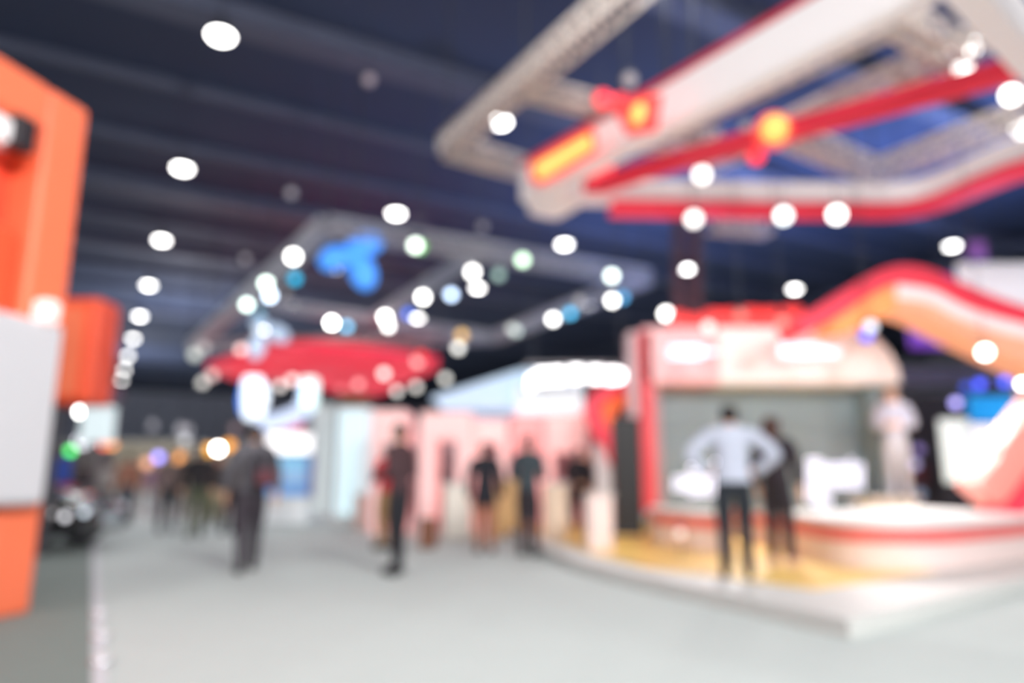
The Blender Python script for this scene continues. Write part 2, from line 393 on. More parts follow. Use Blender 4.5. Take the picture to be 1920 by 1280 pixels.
sp = [(866, 628, .7, (245, 195, 110), 'amber, right of the red canopy'), (859, 652, 1, (240, 240, 232), 'white, under the amber one'),
 (835, 710, .6, (228, 228, 220), 'grey white, right of the canopy tip'), (780, 725, .6, (225, 227, 220), 'grey white, below the canopy, right one of two'),
 (744, 733, .6, (226, 228, 222), 'grey white, below the canopy, left one of two'), (720, 700, .9, (255, 228, 222), 'pinkish, on the canopy edge'),
 (783, 677, .8, (255, 190, 185), 'rosy, near the canopy right tip'), (790, 667, .6, (250, 50, 60), 'red, at the canopy right tip'),
 (672, 720, .5, (255, 175, 175), 'rosy, under the canopy middle'), (640, 728, .25, (250, 130, 135), 'dull red, under the canopy middle'),
 (525, 723, .6, (232, 230, 225), 'grey white, beside the lit white letter'), (548, 712, .7, (255, 225, 220), 'pinkish, beside the lit white letter'),
 (398, 703, .4, (238, 205, 200), 'pale pink, at the canopy left tip'), (380, 717, .45, (215, 215, 208), 'pale grey, below the canopy left tip'),
 (365, 665, .4, (210, 215, 205), 'pale grey, left of the canopy, lower of two'), (383, 652, .3, (205, 200, 198), 'dim grey, left of the canopy, upper of two'),
 (452, 655, .7, (250, 215, 210), 'pinkish, over the canopy left half'), (692, 150, .1, (190, 175, 185), 'very dim, alone high under the ceiling')]
for x, y, br, col, ds in sp:
    far_ = y > 300
    add_spot(x, y, (5.0 if y > 660 else 6.2) if far_ else 9.5, col, br, 'small spot, ' + ds, 'spots around the red canopy' if far_ else 'dim spots under the ceiling', size=.16 if far_ else .12)
for x, y, ds in [(546, 362, 'left of the emblem'), (905, 425, 'above the emblem square'), (1180, 150, 'beside the round amber sign'), (1398, 236, 'above the oval amber sign'), (460, 485, 'between the aisle row and the emblem')]:
    add_spot(x, y, 8.6 if y > 200 else 7.6, (200, 195, 200), .09, 'unlit looking grey spot, ' + ds, 'dim spots under the ceiling', size=.12)
for x, y, br, col, z, ds in [
    (1821, 88, 5, W, 8.4, 'bright, upper of the pair at the top right'), (1805, 128, 5, W, 8.2, 'bright, lower of the pair at the top right'),
    (1896, 178, 5, W, 7.5, 'bright, above the white arm at the right'), (1915, 240, 5, W, 7.0, 'bright, on the right inner truss'),
    (1301, 410, 2.5, W, 5.8, 'hanging under the lower white arm, left of three'), (1469, 404, 3, (245, 255, 252), 5.8, 'hanging under the lower white arm, middle of three'),
    (1569, 402, 4, W, 5.8, 'hanging under the lower white arm, right of three'), (1249, 588, 3, W, 5.6, 'left of the red letter blocks'),
    (1316, 327, 3, W, 6.4, 'in front of the lower white arm')]:
    add_spot(x, y, z, col, br, 'white spot, ' + ds, 'bright spots of the ring', size=.13)

# ------------------------------------------------------------------ hanging emblems
def emblem(cx, cy, Y, lobes, m, label, name='hanging_emblem'):
    P = ony(cx, cy, Y); t = thing(name, label, 'sign', P, world=True); s = scale_at(Y)
    for (x, y, rx, ry, ang) in lobes:
        Q = ony(x, y, Y); M = Matrix.Rotation(ang, 3, 'Y')
        MB().ball(Q, (rx / s, .16, ry / s), 16, M).build('lobe', m, t, True)
    MB().tube([P, Vector((P.x, P.y, HC - .02))], .02, 6).build('cable', M_house, t)
    return t
emblem(662, 485, 17, [(684, 458, 36, 25, R(-8)), (627, 484, 33, 25, R(-20)), (681, 511, 37, 26, R(70)), (658, 482, 18, 18, 0)], glow('blue emblem', (72, 150, 245), .95), 'glowing blue emblem of three rounded lobes hung in the truss square')
emblem(500, 640, 23.5, [(520, 625, 26, 16, R(30)), (482, 650, 16, 26, R(10)), (486, 605, 16, 12, R(0))], glow('pale emblem', (190, 208, 230), .75), 'pale blue rounded emblem above the left end of the red canopy')

# ------------------------------------------------------------------ red canopy
can = thing('red_canopy', 'flat red canopy hung over the far stands', 'canopy', onz(600, 690, 5.6), world=True)
pts = [onz(x, y, 5.6) for x, y in [(388, 692), (440, 676), (505, 656), (590, 652), (700, 662), (822, 680), (820, 692), (715, 740), (650, 742), (560, 716), (440, 712)]]
MB().prism(pts, 5.6, 5.85).build('panel', glow('canopy red', (246, 46, 74), .6, base=(235, 50, 72)), can)  # emission added so the shaded underside looks brighter
pts2 = [onz(x, y, 5.6) for x, y in [(430, 690), (600, 668), (760, 684), (690, 722), (580, 702)]]
MB().prism(pts2, 5.5, 5.6).build('coffer', glow('canopy inner red', (244, 40, 70), .58, base=(225, 45, 66)), can)  # same added emission on the inner underside
for p in (pts[0], pts[5], pts[7]):
    MB().tube([Vector((p.x, p.y, 5.85)), Vector((p.x, p.y, HC - .02))], .03, 5).build('cable', M_house, can)

# ------------------------------------------------------------------ panels that stand on the ground and face across or down the aisle
def wall_px(x0, x1, ytop, ybase, m, name, label, cat, Y=None, depth=.3, ztop=None, z0=0., par=None, bevel=.02, rz=0.):
    """a board whose foot is seen at ybase (or stands at depth Y)"""
    if Y is None: Y = onz((x0 + x1) / 2, ybase, z0).y
    a = ony(x0, (ytop + (ybase or ytop)) / 2, Y); b = ony(x1, (ytop + (ybase or ytop)) / 2, Y)
    zt = ony((x0 + x1) / 2, ytop, Y).z; zb = z0 if ybase is None or par is None and z0 == 0 else ony((x0 + x1) / 2, ybase, Y).z
    mb = MB(); mb.box(((a.x + b.x) / 2, Y + depth / 2, (zt + zb) / 2), (b.x - a.x, depth, zt - zb))
    if par is not None: return mb.build(name, m, par, bevel=bevel)
    t = thing(name, label, cat, ((a.x + b.x) / 2, Y, zb), world=True)
    return t, mb, (a.x, b.x, Y, zb, zt)
def hbox(px0, px1, py0, py1, Y, depth, m, name, par, bevel=.0, smooth=False):
    a = ony(px0, (py0 + py1) / 2, Y); b = ony(px1, (py0 + py1) / 2, Y); zt = ony((px0 + px1) / 2, py0, Y).z; zb = ony((px0 + px1) / 2, py1, Y).z
    mb = MB().box(((a.x + b.x) / 2, Y + depth / 2, (zt + zb) / 2), (b.x - a.x, depth, zt - zb))
    return mb.build(name, m, par, bevel=bevel)
def PX(px, py, Y, n=0): return ony(px, py, Y)

# ================================================================== RIGHT: the big stand
M_wood = mat('honey wood floor', (254, 208, 112), .35, var=.12, scale=4)
M_edge = mat('white platform edge', (212, 212, 208), .5, var=.02)
PZ = .13
st = thing('stand_platform', 'raised platform with honey wood floor and white rim under the big stand', 'platform', onz(1590, 1165, 0), world=True)
pl = [onz(1590, 1160, PZ), onz(1150, 1068, PZ), onz(1070, 1047, PZ), hall(15.0, 7.9, PZ), hall(17, 24, PZ), hall(5.2, 17, PZ), onz(1960, 1075, PZ)]
MB().prism([(p.x, p.y) for p in pl], 0, PZ).build('rim', M_edge, st)
cen = sum(pl, Vector()) / len(pl)
inn = [onz(1530, 1105, PZ), onz(1200, 1062, PZ), onz(1110, 1038, PZ)] + [p + (cen - p).normalized() * .5 for p in pl[3:6]] + [onz(1960, 1040, PZ)]
# wood planks, one by one
def clip_poly(poly, a, b, c):
    """keep the part of a convex polygon with a*x+b*y<=c"""
    out = []
    for i in range(len(poly)):
        p, q = poly[i], poly[(i + 1) % len(poly)]; fp = a * p[0] + b * p[1] - c; fq = a * q[0] + b * q[1] - c
        if fp <= 0: out.append(p)
        if fp * fq < 0: t = fp / (fp - fq); out.append((p[0] + (q[0] - p[0]) * t, p[1] + (q[1] - p[1]) * t))
    return out
pln = [(p.x, p.y) for p in inn]
w0 = min(p[0] * V.x + p[1] * V.y for p in pln); w1 = max(p[0] * V.x + p[1] * V.y for p in pln)
step = .45; q = w0
while q < w1:
    pp = clip_poly(pln, V.x, V.y, q + step - .012); pp = clip_poly(pp, -V.x, -V.y, -q)
    if len(pp) > 2: MB().prism(pp, PZ - .02, PZ + .012).build('plank', M_wood, st)
    q += step

# portal with the grey screen
Y0 = 14.0
M_pink = glow('lit pink fascia', (248, 186, 188), .12, base=(244, 190, 192))
M_pinkw = glow('lit white pink fascia', (250, 236, 232), .14, base=(246, 243, 240))
M_screen = mat('grey stand wall', (128, 148, 158), .5, var=.05, scale=.8)
M_rosered = mat('rose red', (232, 70, 84), .5)
po = thing('stand_portal', 'large stand wall, pink framed, with a grey panelled back and rounded white top', 'stand', ony(1430, 950, Y0), world=True)
# grey back made of panels
a = ony(1225, 850, Y0 + .5); b = ony(1650, 850, Y0 + .5); zt = ony(1430, 712, Y0 + .5).z
ncol, nrow = 5, 3
for i in range(ncol):
    for j in range(nrow):
        x0 = a.x + (b.x - a.x) * i / ncol; x1 = a.x + (b.x - a.x) * (i + 1) / ncol; zz0 = .15 + (zt - .15) * j / nrow; zz1 = .15 + (zt - .15) * (j + 1) / nrow
        MB().box(((x0 + x1) / 2, Y0 + .5 + .02 * (i % 2), (zz0 + zz1) / 2), (x1 - x0 - .012, .08, zz1 - zz0 - .012)).build('panel', M_screen, po, bevel=.006)
MB().box(((a.x + b.x) / 2, Y0 + .68, zt / 2 + .06), (b.x - a.x + .2, .1, zt)).build('backing', M_screen, po)
# fascia with rounded right end: a thick band
xs = ony(1200, 660, Y0); xe = ony(1672, 690, Y0)
zf0 = ony(1430, 722, Y0).z; zf1 = ony(1430, 618, Y0).z
prof = [(xs.x, zf0), (xe.x, zf0), (xe.x - .02, zf0 + .3), (xe.x - .16, zf0 + .62), (xe.x - .45, zf1 - .12), (xe.x - .8, zf1), (xs.x, zf1)]
def xz_prism(pts, y0, y1):
    n = len(pts); vs = [(x, y0, z) for x, z in pts] + [(x, y1, z) for x, z in pts]
    return MB().add(vs, [tuple(range(n)), tuple(range(n, 2 * n))[::-1]] + [(i, (i + 1) % n, n + (i + 1) % n, n + i) for i in range(n)])
mid = ony(1340, 660, Y0).x
xz_prism([(xs.x, zf0), (mid, zf0), (mid, zf1), (xs.x, zf1)], Y0 - .3, Y0 + .6).build('fascia', M_pink, po, bevel=.03)
xz_prism([(mid + .005, zf0)] + prof[1:6] + [(mid + .005, zf1)], Y0 - .3, Y0 + .6).build('fascia', M_pinkw, po, bevel=.03)
hbox(1184, 1202, 622, 962, Y0 - .1, .5, mat('pale post', (226, 200, 204), .5), 'post', po)
hbox(1203, 1226, 622, 960, Y0 - .3, .6, M_rosered, 'post', po)
hbox(1226, 1240, 700, 960, Y0 - .1, .5, mat('grey rose post', (190, 150, 156), .5), 'post', po)
hbox(1636, 1662, 705, 950, Y0 - .0, .5, M_screen, 'post', po)

# red letter blocks on the roof: seven raised red blocks
lb = thing('roof_sign', 'row of raised red block shapes standing on the stand roof', 'sign', ony(1380, 625, Y0), world=True)
xsn = [1256, 1290, 1322, 1356, 1392, 1428, 1470]; tops = [582, 588, 578, 577, 574, 575, 572]
M_redsign = glow('red sign blocks', (250, 66, 62), .62, base=(235, 50, 50))
for i, x in enumerate(xsn):
    x1 = x + (36 if i < 6 else 40)
    hbox(x + 1, x1 - 3, tops[i], 622, Y0 - .15, .22, M_redsign, 'block', lb, bevel=.05)
hbox(1256, 1512, 622, 634, Y0 - .2, .4, mat('sign base', (214, 60, 62), .5), 'base', lb)
# wave arch
Yw = 12.5
wave = thing('wave_arch', 'wave shaped arch ribbon, red above, orange and pale pink beneath', 'arch', ony(1660, 620, Yw), world=True)
s = scale_at(Yw)
w1_ = spline([ony(x, y, Yw) for x, y in [(1480, 622), (1545, 588), (1600, 552), (1655, 528), (1705, 530), (1770, 556), (1850, 588), (1950, 618), (2100, 650)]], 5)
MB().ribbon(w1_, 34 / s, .9, (0, 1, 0)).build('red_band', M_redlit, wave)
w2_ = spline([ony(x, y, Yw) for x, y in [(1545, 622), (1575, 606), (1615, 584), (1655, 568), (1705, 574), (1770, 606), (1850, 645), (1950, 690)]], 5)
MB().ribbon(w2_[:16], [20 / s] * 3 + [34 / s] * 3 + [48 / s] * 10, .8, (0, 1, 0)).build('orange_band', glow('orange lit band', (250, 160, 90), .55, base=(240, 150, 90)), wave)
MB().ribbon(w2_[15:], 46 / s, .8, (0, 1, 0)).build('peach_band', glow('peach lit band', (250, 176, 140), .4, base=(232, 170, 138)), wave)
w3_ = spline([ony(x, y, Yw) for x, y in [(1660, 556), (1720, 566), (1780, 596), (1860, 622), (1950, 640)]], 5)
MB().ribbon(w3_, 26 / s, .84, (0, 1, 0)).build('pale_band', glow('pale pink band', (252, 215, 215), .6), wave)
for x, y0_, y1_ in [(1900, 690, 940)]:
    A_ = ony(x, y0_, Yw + 1.2); MB().tube([A_, Vector((A_.x, A_.y, PZ))], .05, 8).build('post', M_truss2, wave)
# curling ribbon between the dark column and the pink booths
Yc = 15.5; s = scale_at(Yc)
curl = thing('curled_ribbon', 'red ribbon arch curling down left of the dark column', 'arch', ony(1140, 850, Yc), world=True)
MB().ribbon(spline([ony(x, y, Yc) for x, y in [(1196, 716), (1160, 732), (1122, 744), (1110, 768), (1120, 800), (1138, 832), (1150, 870)]], 6), [24 / s] * 30 + [16 / s] * 7, .8, (0, 1, 0)).build('red_band', M_redlit, curl)
MB().ribbon(spline([ony(x, y, Yc) for x, y in [(1196, 742), (1160, 752), (1142, 765), (1140, 790), (1150, 825)]], 6), 26 / s, .6, (0, 1, 0)).build('orange_band', glow('deep orange band', (250, 110, 50), .5), curl)
hbox(1118, 1150, 830, 1000, Yc - .1, .5, mat('white post', (232, 234, 238), .5), 'post', curl, bevel=.03)
# dark column
dc = thing('dark_column', 'tall black column between the red ribbon and the pink stand post', 'column', ony(1175, 1000, 11.6), world=True)
hbox(1152, 1203, 782, 996, 11.6, .35, mat('black column', (14, 11, 15), .5), 'body', dc, bevel=.02)
hbox(1149, 1206, 992, 1003, 11.55, .45, mat('black plinth', (36, 34, 38), .5), 'plinth', dc, bevel=.01)

# light bars with many small lamps
M_dot = glow('led dot', (246, 240, 255), 9.5)
def led_matrix(label, cells, Y, sp_px=10, hold='counter', top=None, mdot=None):
    cx = sum(c[0] for c in cells) / len(cells); cy = sum(c[1] for c in cells) / len(cells)
    s = scale_at(Y); t = thing('led_matrix', label, 'led display', ony(cx, cy, Y), group='led matrices of the big stand', world=True)
    mb = MB(); fr = MB()
    for x, y in cells:
        P = ony(x, y, Y); mb.ball(P, 1.9 / s, 6)
    o = mb.build('led', mdot or M_dot, t, True); o['kind'] = 'stuff'
    xs_ = sorted(set(c[0] for c in cells)); ys_ = sorted(set(c[1] for c in cells))
    for y in ys_:
        r_ = [c[0] for c in cells if c[1] == y]; fr.tube([ony(min(r_) - 3, y, Y + .03), ony(max(r_) + 3, y, Y + .03)], .006, 4)
    for x in xs_:
        r_ = [c[1] for c in cells if c[0] == x]; fr.tube([ony(x, min(r_) - 3, Y + .03), ony(x, max(r_) + 3, Y + .03)], .006, 4)
    o = fr.build('wire_grid', mat('wire', (150, 150, 160), .4, .8), t); o['kind'] = 'stuff'
    return t
def cells(*rects, st=10):
    out = []
    for x0, x1, y0, y1 in rects:
        y = y0
        while y <= y1:
            x = x0
            while x <= x1:
                if (x, y) not in out: out.append((x, y))
                x += st
            y += st
    return out
l1 = led_matrix('dotted white light cluster left of the man in the white shirt', cells((1266, 1346, 896, 916), (1296, 1346, 886, 926), (1296, 1296, 866, 886), (1341, 1341, 866, 866), (1346, 1346, 936, 946)), 10.6)
l2 = led_matrix('dotted white light cluster between the shirted man and the plinth figure', cells((1526, 1616, 872, 912), (1516, 1536, 862, 932), (1596, 1596, 862, 862), (1526, 1556, 932, 942)), 11)
l3 = led_matrix('dotted light bar on the left of the pink fascia', cells((1258, 1318, 652, 668), (1318, 1348, 660, 660), st=8), Y0 - .5)
l4 = led_matrix('dotted light bar on the right of the pink fascia', cells((1466, 1538, 648, 664), (1538, 1572, 656, 664), st=8), Y0 - .5)
for t, xx, Y, yb in ((l1, (1290, 1340), 10.63, 955), (l2, (1540, 1600), 11.03, 955)):
    for x in xx:
        P = ony(x, 915, Y); MB().tube([P, Vector((P.x, P.y, PZ + .5))], .012, 6).build('stand_leg', M_truss2, t)
for t, xx in ((l3, (1265, 1335)), (l4, (1475, 1565))):
    for x in xx: MB().tube([ony(x, 660, Y0 - .47), ony(x, 660, Y0 - .25)], .012, 6).build('bracket', M_truss2, t)
# small spots of the big stand
for x, y, br, col, ds in [(1328, 613, .9, (255, 215, 210), 'pinkish, in front of the red roof blocks'), (1467, 603, .35, (255, 150, 140), 'rosy, in front of the right roof blocks'),
                          (1388, 590, .2, (255, 150, 140), 'dull rosy, in front of the middle roof blocks'), (1632, 612, .9, (225, 228, 240), 'white, under the wave arch'),
                          (1624, 630, .8, (70, 90, 240), 'blue, under the wave arch'), (1847, 660, 3, W, 'bright white, below the right of the wave arch'),
                          (1275, 1000, .3, (255, 225, 215), 'faint, low on the left counter front'), (1403, 1011, 1.1, (255, 60, 70), 'red, by the shoes of the man in the white shirt')]:
    add_spot(x, y, 0, col, br, 'small stand light, ' + ds, 'small lights of the big stand', size=.06 if y > 900 else .09, Y=(9.4 if y > 900 else 11.8), up=.25 if y < 900 else -.12)
# counters
M_ctop = mat('white counter top', (226, 227, 224), .35, var=.01)
M_cfront = mat('pale pink counter front', (252, 228, 222), .5, var=.04)
M_cred = mat('counter red stripe', (248, 120, 116), .45)
def counter(label, path, zt, d, off=0):
    t = thing('reception_counter', label, 'counter', path[0], world=True)
    body = [(p.x, p.y) for p in path] + [(p.x + V.x * .2 + .0, p.y + d) for p in reversed(path)]
    MB().prism(body, PZ + .01, zt - .22).build('front', M_cfront, t)
    big = [(p.x, p.y - .03) for p in path] + [(p.x + V.x * .2, p.y + d) for p in reversed(path)]
    MB().prism(big, zt - .22, zt - .07).build('stripe', M_cred, t)
    top = [(p.x, p.y - .06) for p in path] + [(p.x + V.x * .2, p.y + d + .03) for p in reversed(path)]
    MB().prism(top, zt - .07, zt).build('top', M_ctop, t, bevel=.02)
    return t
counter('low white topped counter with red stripe, left of the shirted man', [onz(1228, 1020, PZ), onz(1300, 1034, PZ), onz(1378, 1042, PZ)], .66, 1.3)
counter('long curved white topped counter with red stripe, right of the woman in black', spline([onz(1484, 1040, PZ), onz(1560, 1062, PZ), onz(1680, 1072, PZ), onz(1800, 1068, PZ), onz(1960, 1045, PZ)], 4), .64, 3.1)
# plinth and figure's surroundings
pn = thing('plinth', 'white plinth behind the long counter, under the pale dressed figure', 'plinth', ony(1683, 965, 13), world=True)
hbox(1640, 1722, 938, 1010, 13, .8, M_ctop, 'block', pn, bevel=.03)
hbox(1634, 1728, 932, 939, 12.95, .9, M_ctop, 'slab', pn, bevel=.01)
# peach slanted prop on the right
pr = thing('slanted_ribbon', 'peach and red ribbon prop leaning at the right end of the long counter', 'prop', ony(1830, 960, 10.5), world=True)
s = scale_at(10.5)
MB().ribbon(spline([ony(x, y, 10.5) for x, y in [(1975, 770), (1940, 815), (1905, 862), (1870, 908), (1845, 940)]], 5), [100 / s] * 12 + [88 / s] * 9, .6, (0, 1, 0)).build('peach_band', glow('peach prop', (252, 160, 145), .12, base=(240, 160, 146)), pr, bevel=.12)
MB().ribbon(spline([ony(x, y, 10.3) for x, y in [(1960, 880), (1915, 945), (1880, 985), (1865, 1000)]], 5), 60 / s, .6, (0, 1, 0)).build('red_band', M_redlit, pr, bevel=.05)
MB().ribbon(spline([ony(x, y, 10.1) for x, y in [(1970, 960), (1900, 1000), (1850, 1030)]], 5), 50 / s, .5, (0, 1, 0)).build('pale_band', M_pinkw, pr, bevel=.05)
# lit panels behind
def panel(label, x0, x1, y0, y1, Y, m, name='display_board', cat='board', depth=.12, legs=True, bevel=.03, floor=0.):
    a_ = ony((x0 + x1) / 2, y1, Y); t = thing(name, label, cat, a_, world=True)
    hbox(x0, x1, y0, y1, Y, depth, m, 'face', t, bevel=bevel)
    hbox(x0 - 2, x1 + 2, y0 - 2, y1 + 2, Y + depth * .6, depth, M_house, 'back', t)
    if legs:
        for f in (.12, .88):
            p = ony(x0 + (x1 - x0) * f, y1, Y + depth * .8); MB().tube([p, Vector((p.x, p.y, floor))], .03, 6).build('leg', M_house, t)
    return t
def hung(label, x0, x1, y0, y1, Y, m, **k):
    t = panel(label, x0, x1, y0, y1, Y, m, name='hanging_sign', cat='sign', legs=False, **k)
    for f in (.12, .88):
        p = ony(x0 + (x1 - x0) * f, y0 + 1, Y + .1); MB().tube([p, Vector((p.x, p.y, HC - .02))], .012, 5).build('cable', M_house, t)
    return t
hung('large white hanging sign at the right edge, above the wave arch', 1800, 1990, 492, 575, 15, glow('white hung sign', (232, 232, 240), .55), bevel=.08)
hung('purple hanging screen seen under the wave arch', 1706, 1800, 592, 652, 20, glow('purple screen', (140, 80, 210), .62))
hung('small violet sign behind the top of the wave arch', 1745, 1800, 512, 552, 21, glow('violet sign', (92, 78, 178), .5))
hung('dim rosy sign high above the white hanging sign', 1815, 1850, 450, 485, 24, glow('rosy sign', (110, 60, 90), .5))
M_blueg = glow('cyan screen', (30, 150, 230), .85)
panel('cyan glowing screen at the right, above the white boards', 1820, 1905, 742, 790, 16, M_blueg)
panel('tall white board at the right, left of the leaning prop', 1770, 1825, 785, 905, 15.5, glow('cool white board', (235, 246, 244), .7))
panel('second white board, behind the leaning prop', 1828, 1890, 795, 875, 15.2, glow('blue white board', (240, 242, 255), .85))
for x, y, br, col, ds in [(1792, 755, .7, (170, 165, 245), 'violet, left of the cyan screen'), (1812, 726, .35, (60, 90, 210), 'dim blue, above the cyan screen'), (1837, 720, .75, (70, 90, 245), 'blue, above the cyan screen'),
                          (1884, 715, .75, (70, 95, 245), 'blue, near the right edge'), (1914, 717, 3, W, 'white, at the right edge'), (1715, 870, .35, (150, 150, 195), 'grey violet, right of the plinth figure'), (1722, 842, .25, (120, 105, 170), 'dull violet, right of the plinth figure'), (1725, 925, .25, (110, 125, 155), 'slate, over the plinth edge')]:
    add_spot(x, y, 0, col, br, 'small light, ' + ds, 'small lights of the blue stand', size=.09, Y=15, up=.4)
bs = thing('dark_booth', 'dark navy booth wall behind the plinth figure', 'booth', ony(1760, 960, 17.5), world=True)
for x0, x1 in ((1672, 1740), (1741, 1810), (1811, 1880), (1881, 1960)):
    hbox(x0, x1 - 1, 742, 985, 17.5, .2, mat('navy panel', (62, 62, 78), .6), 'panel', bs)
hbox(1672, 1960, 690, 722, 17.2, .6, mat('navy lintel', (96, 96, 130), .6), 'lintel', bs)
hbox(1695, 1740, 868, 905, 17.3, .15, mat('wine panel', (110, 52, 76), .6), 'inset', bs)

# ================================================================== CENTRE: pink and white stands
def booth(label, x0, x1, ytop, ybase, m, Y=None, gaps=(), lintel=.35, post=.16, name='booth_arch', cat='booth', depth=1.2):
    """portal: two posts and a lintel, optional further posts"""
    Y = Y or onz((x0 + x1) / 2, ybase).y
    t = thing(name, label, cat, ony((x0 + x1) / 2, ybase, Y), world=True)
    a = ony(x0, ybase, Y).x; b = ony(x1, ybase, Y).x; zt = ony((x0 + x1) / 2, ytop, Y).z
    for x in [a + post / 2, b - post / 2] + [a + (b - a) * g for g in gaps]:
        MB().box((x, Y + depth / 2, (zt - lintel) / 2), (post, depth, zt - lintel)).build('post', m, t, bevel=.02)
    MB().box(((a + b) / 2, Y + depth / 2, zt - lintel / 2), (b - a, depth, lintel)).build('lintel', m, t, bevel=.02)
    return t, a, b, Y, zt
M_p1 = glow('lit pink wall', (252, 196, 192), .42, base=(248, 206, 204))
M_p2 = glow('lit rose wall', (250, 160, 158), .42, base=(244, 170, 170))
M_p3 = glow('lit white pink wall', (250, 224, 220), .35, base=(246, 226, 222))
M_grey = mat('grey back wall', (196, 184, 182), .6)
M_cream = mat('cream board', (240, 232, 220), .5)
t, *_ = booth('pink portal behind the person in the red top', 690, 756, 768, 990, M_p1, 15.3, post=.26, lintel=1.15)
booth('wide pink portal right of the person in the red top', 783, 882, 772, 1000, M_p1, 15.3, post=.30, lintel=.55)
booth('pink portal behind the person in the long black jacket', 888, 952, 786, 1000, M_p1, 16, post=.2, lintel=.5)
booth('rose portal left of the person in the grey shirt', 958, 1018, 778, 1000, M_p2, 16.2, post=.2, lintel=.75)
booth('rose portal between the grey shirt and the black suit', 1024, 1104, 772, 1010, M_p1, 16.9, post=.2, lintel=.9)
def back(label, x0, x1, y0, yb, Y, m, name='partition', cat='partition'):
    t = thing(name, label, cat, ony((x0 + x1) / 2, yb, Y), world=True)
    n = max(1, round((x1 - x0) / 45)); w_ = (x1 - x0) / n
    for i in range(n): hbox(x0 + i * w_ + .4, x0 + (i + 1) * w_ - .4, y0, yb, Y, .1, m, 'panel', t, bevel=.01)
    hbox(x0 - 2, x1 + 2, y0 - 3, y0, Y - .02, .14, M_ctop, 'cap', t)
    return t
back('rosy back partition closing the pink portals', 690, 884, 800, 972, 18.9, M_grey if False else mat('rosy back', (196, 150, 152), .6))
back('mauve back partition of the right pink portals', 886, 1112, 800, 972, 18.9, mat('mauve back', (190, 152, 156), .6))
back('pale grey partition left of the pale blue columns', 590, 628, 760, 965, 19, mat('pale grey wall', (226, 232, 232), .6))
for x0, x1, ds in ((630, 652, 'left'), (656, 690, 'right')):
    t = thing('pale_column', 'pale blue lit column, %s one of the pair' % ds, 'column', ony(x0, 970, 18), world=True)
    hbox(x0, x1, 762, 968, 18, .5, glow('pale blue lit', (212, 236, 242), .5, base=(215, 235, 240)), 'shaft', t, bevel=.04)
    hbox(x0 - 2, x1 + 2, 966, 978, 17.95, .6, M_ctop, 'foot', t)
t = thing('planter', 'green plant box above the pale blue columns, under the canopy', 'plant', ony(660, 760, 18), world=True)
hbox(636, 692, 752, 762, 17.9, .5, mat('planter wood', (150, 84, 60), .7), 'box', t)
g = MB()
for i in range(160):
    p = ony(random.uniform(638, 690), random.uniform(744, 754), 17.9 + random.uniform(0, .5)); an = random.uniform(0, 6.28); e = Vector((math.cos(an), math.sin(an), random.uniform(.1, .8))) * .16
    sd = Vector((-math.sin(an), math.cos(an), 0)) * .03
    g.add([p - sd, p + sd, p + sd * .4 + e, p - sd * .4 + e], [(0, 1, 2, 3)])
o = g.build('foliage', mat('leaf green', (92, 140, 104), .6), t); o['kind'] = 'stuff'
# low boards and counters of the centre
def cupboard(label, x0, x1, y0, yb, m, mt, name='display_counter', cat='counter', depth=.6):
    Y = onz((x0 + x1) / 2, yb).y; t = thing(name, label, cat, ony((x0 + x1) / 2, yb, Y), world=True)
    hbox(x0, x1, y0 + 4, yb, Y, depth, m, 'body', t, bevel=.02); hbox(x0 - 3, x1 + 3, y0, y0 + 4, Y - .03, depth + .06, mt, 'top', t, bevel=.01)
    mx = (x0 + x1) / 2
    for q in (0, 1): hbox([x0 + 2, mx + 1][q], [mx - 1, x1 - 2][q], y0 + 10, yb - 6, Y - .015, .02, m, 'door', t)
    return t
cupboard('white counter between the red top person and the black jacket', 832, 882, 905, 1012, M_cream, M_ctop)
cupboard('tan wooden cupboard between the black jacket and the grey shirt', 930, 975, 895, 1008, mat('tan wood', (206, 164, 110), .5, var=.1), M_ctop)
cupboard('cream counter right of the person in the grey shirt', 1022, 1064, 905, 1030, mat('cream body', (238, 214, 190), .5), M_ctop)
cupboard('white and pink board stand left of the dark column', 1104, 1150, 925, 1052, mat('blush body', (246, 224, 220), .5), M_ctop)
cupboard('blush low board behind the person in the red top', 664, 704, 925, 992, mat('blush low', (240, 214, 204), .5), M_ctop)
cupboard('rosy counter under the wide pink portal', 786, 826, 905, 992, mat('rosy body', (240, 170, 166), .5), M_ctop)
t = thing('brown_crate', 'brown crate on the floor right of the dark trousers', 'crate', ony(800, 1030, 12), world=True)
for q in range(3): hbox(786, 816, 972 + q * 19, 989 + q * 19, 12, .35, mat('brown slat', (122, 78, 56), .7), 'slat', t)
hbox(788, 814, 974, 1028, 12.03, .29, mat('brown crate inner', (90, 60, 46), .7), 'core', t)

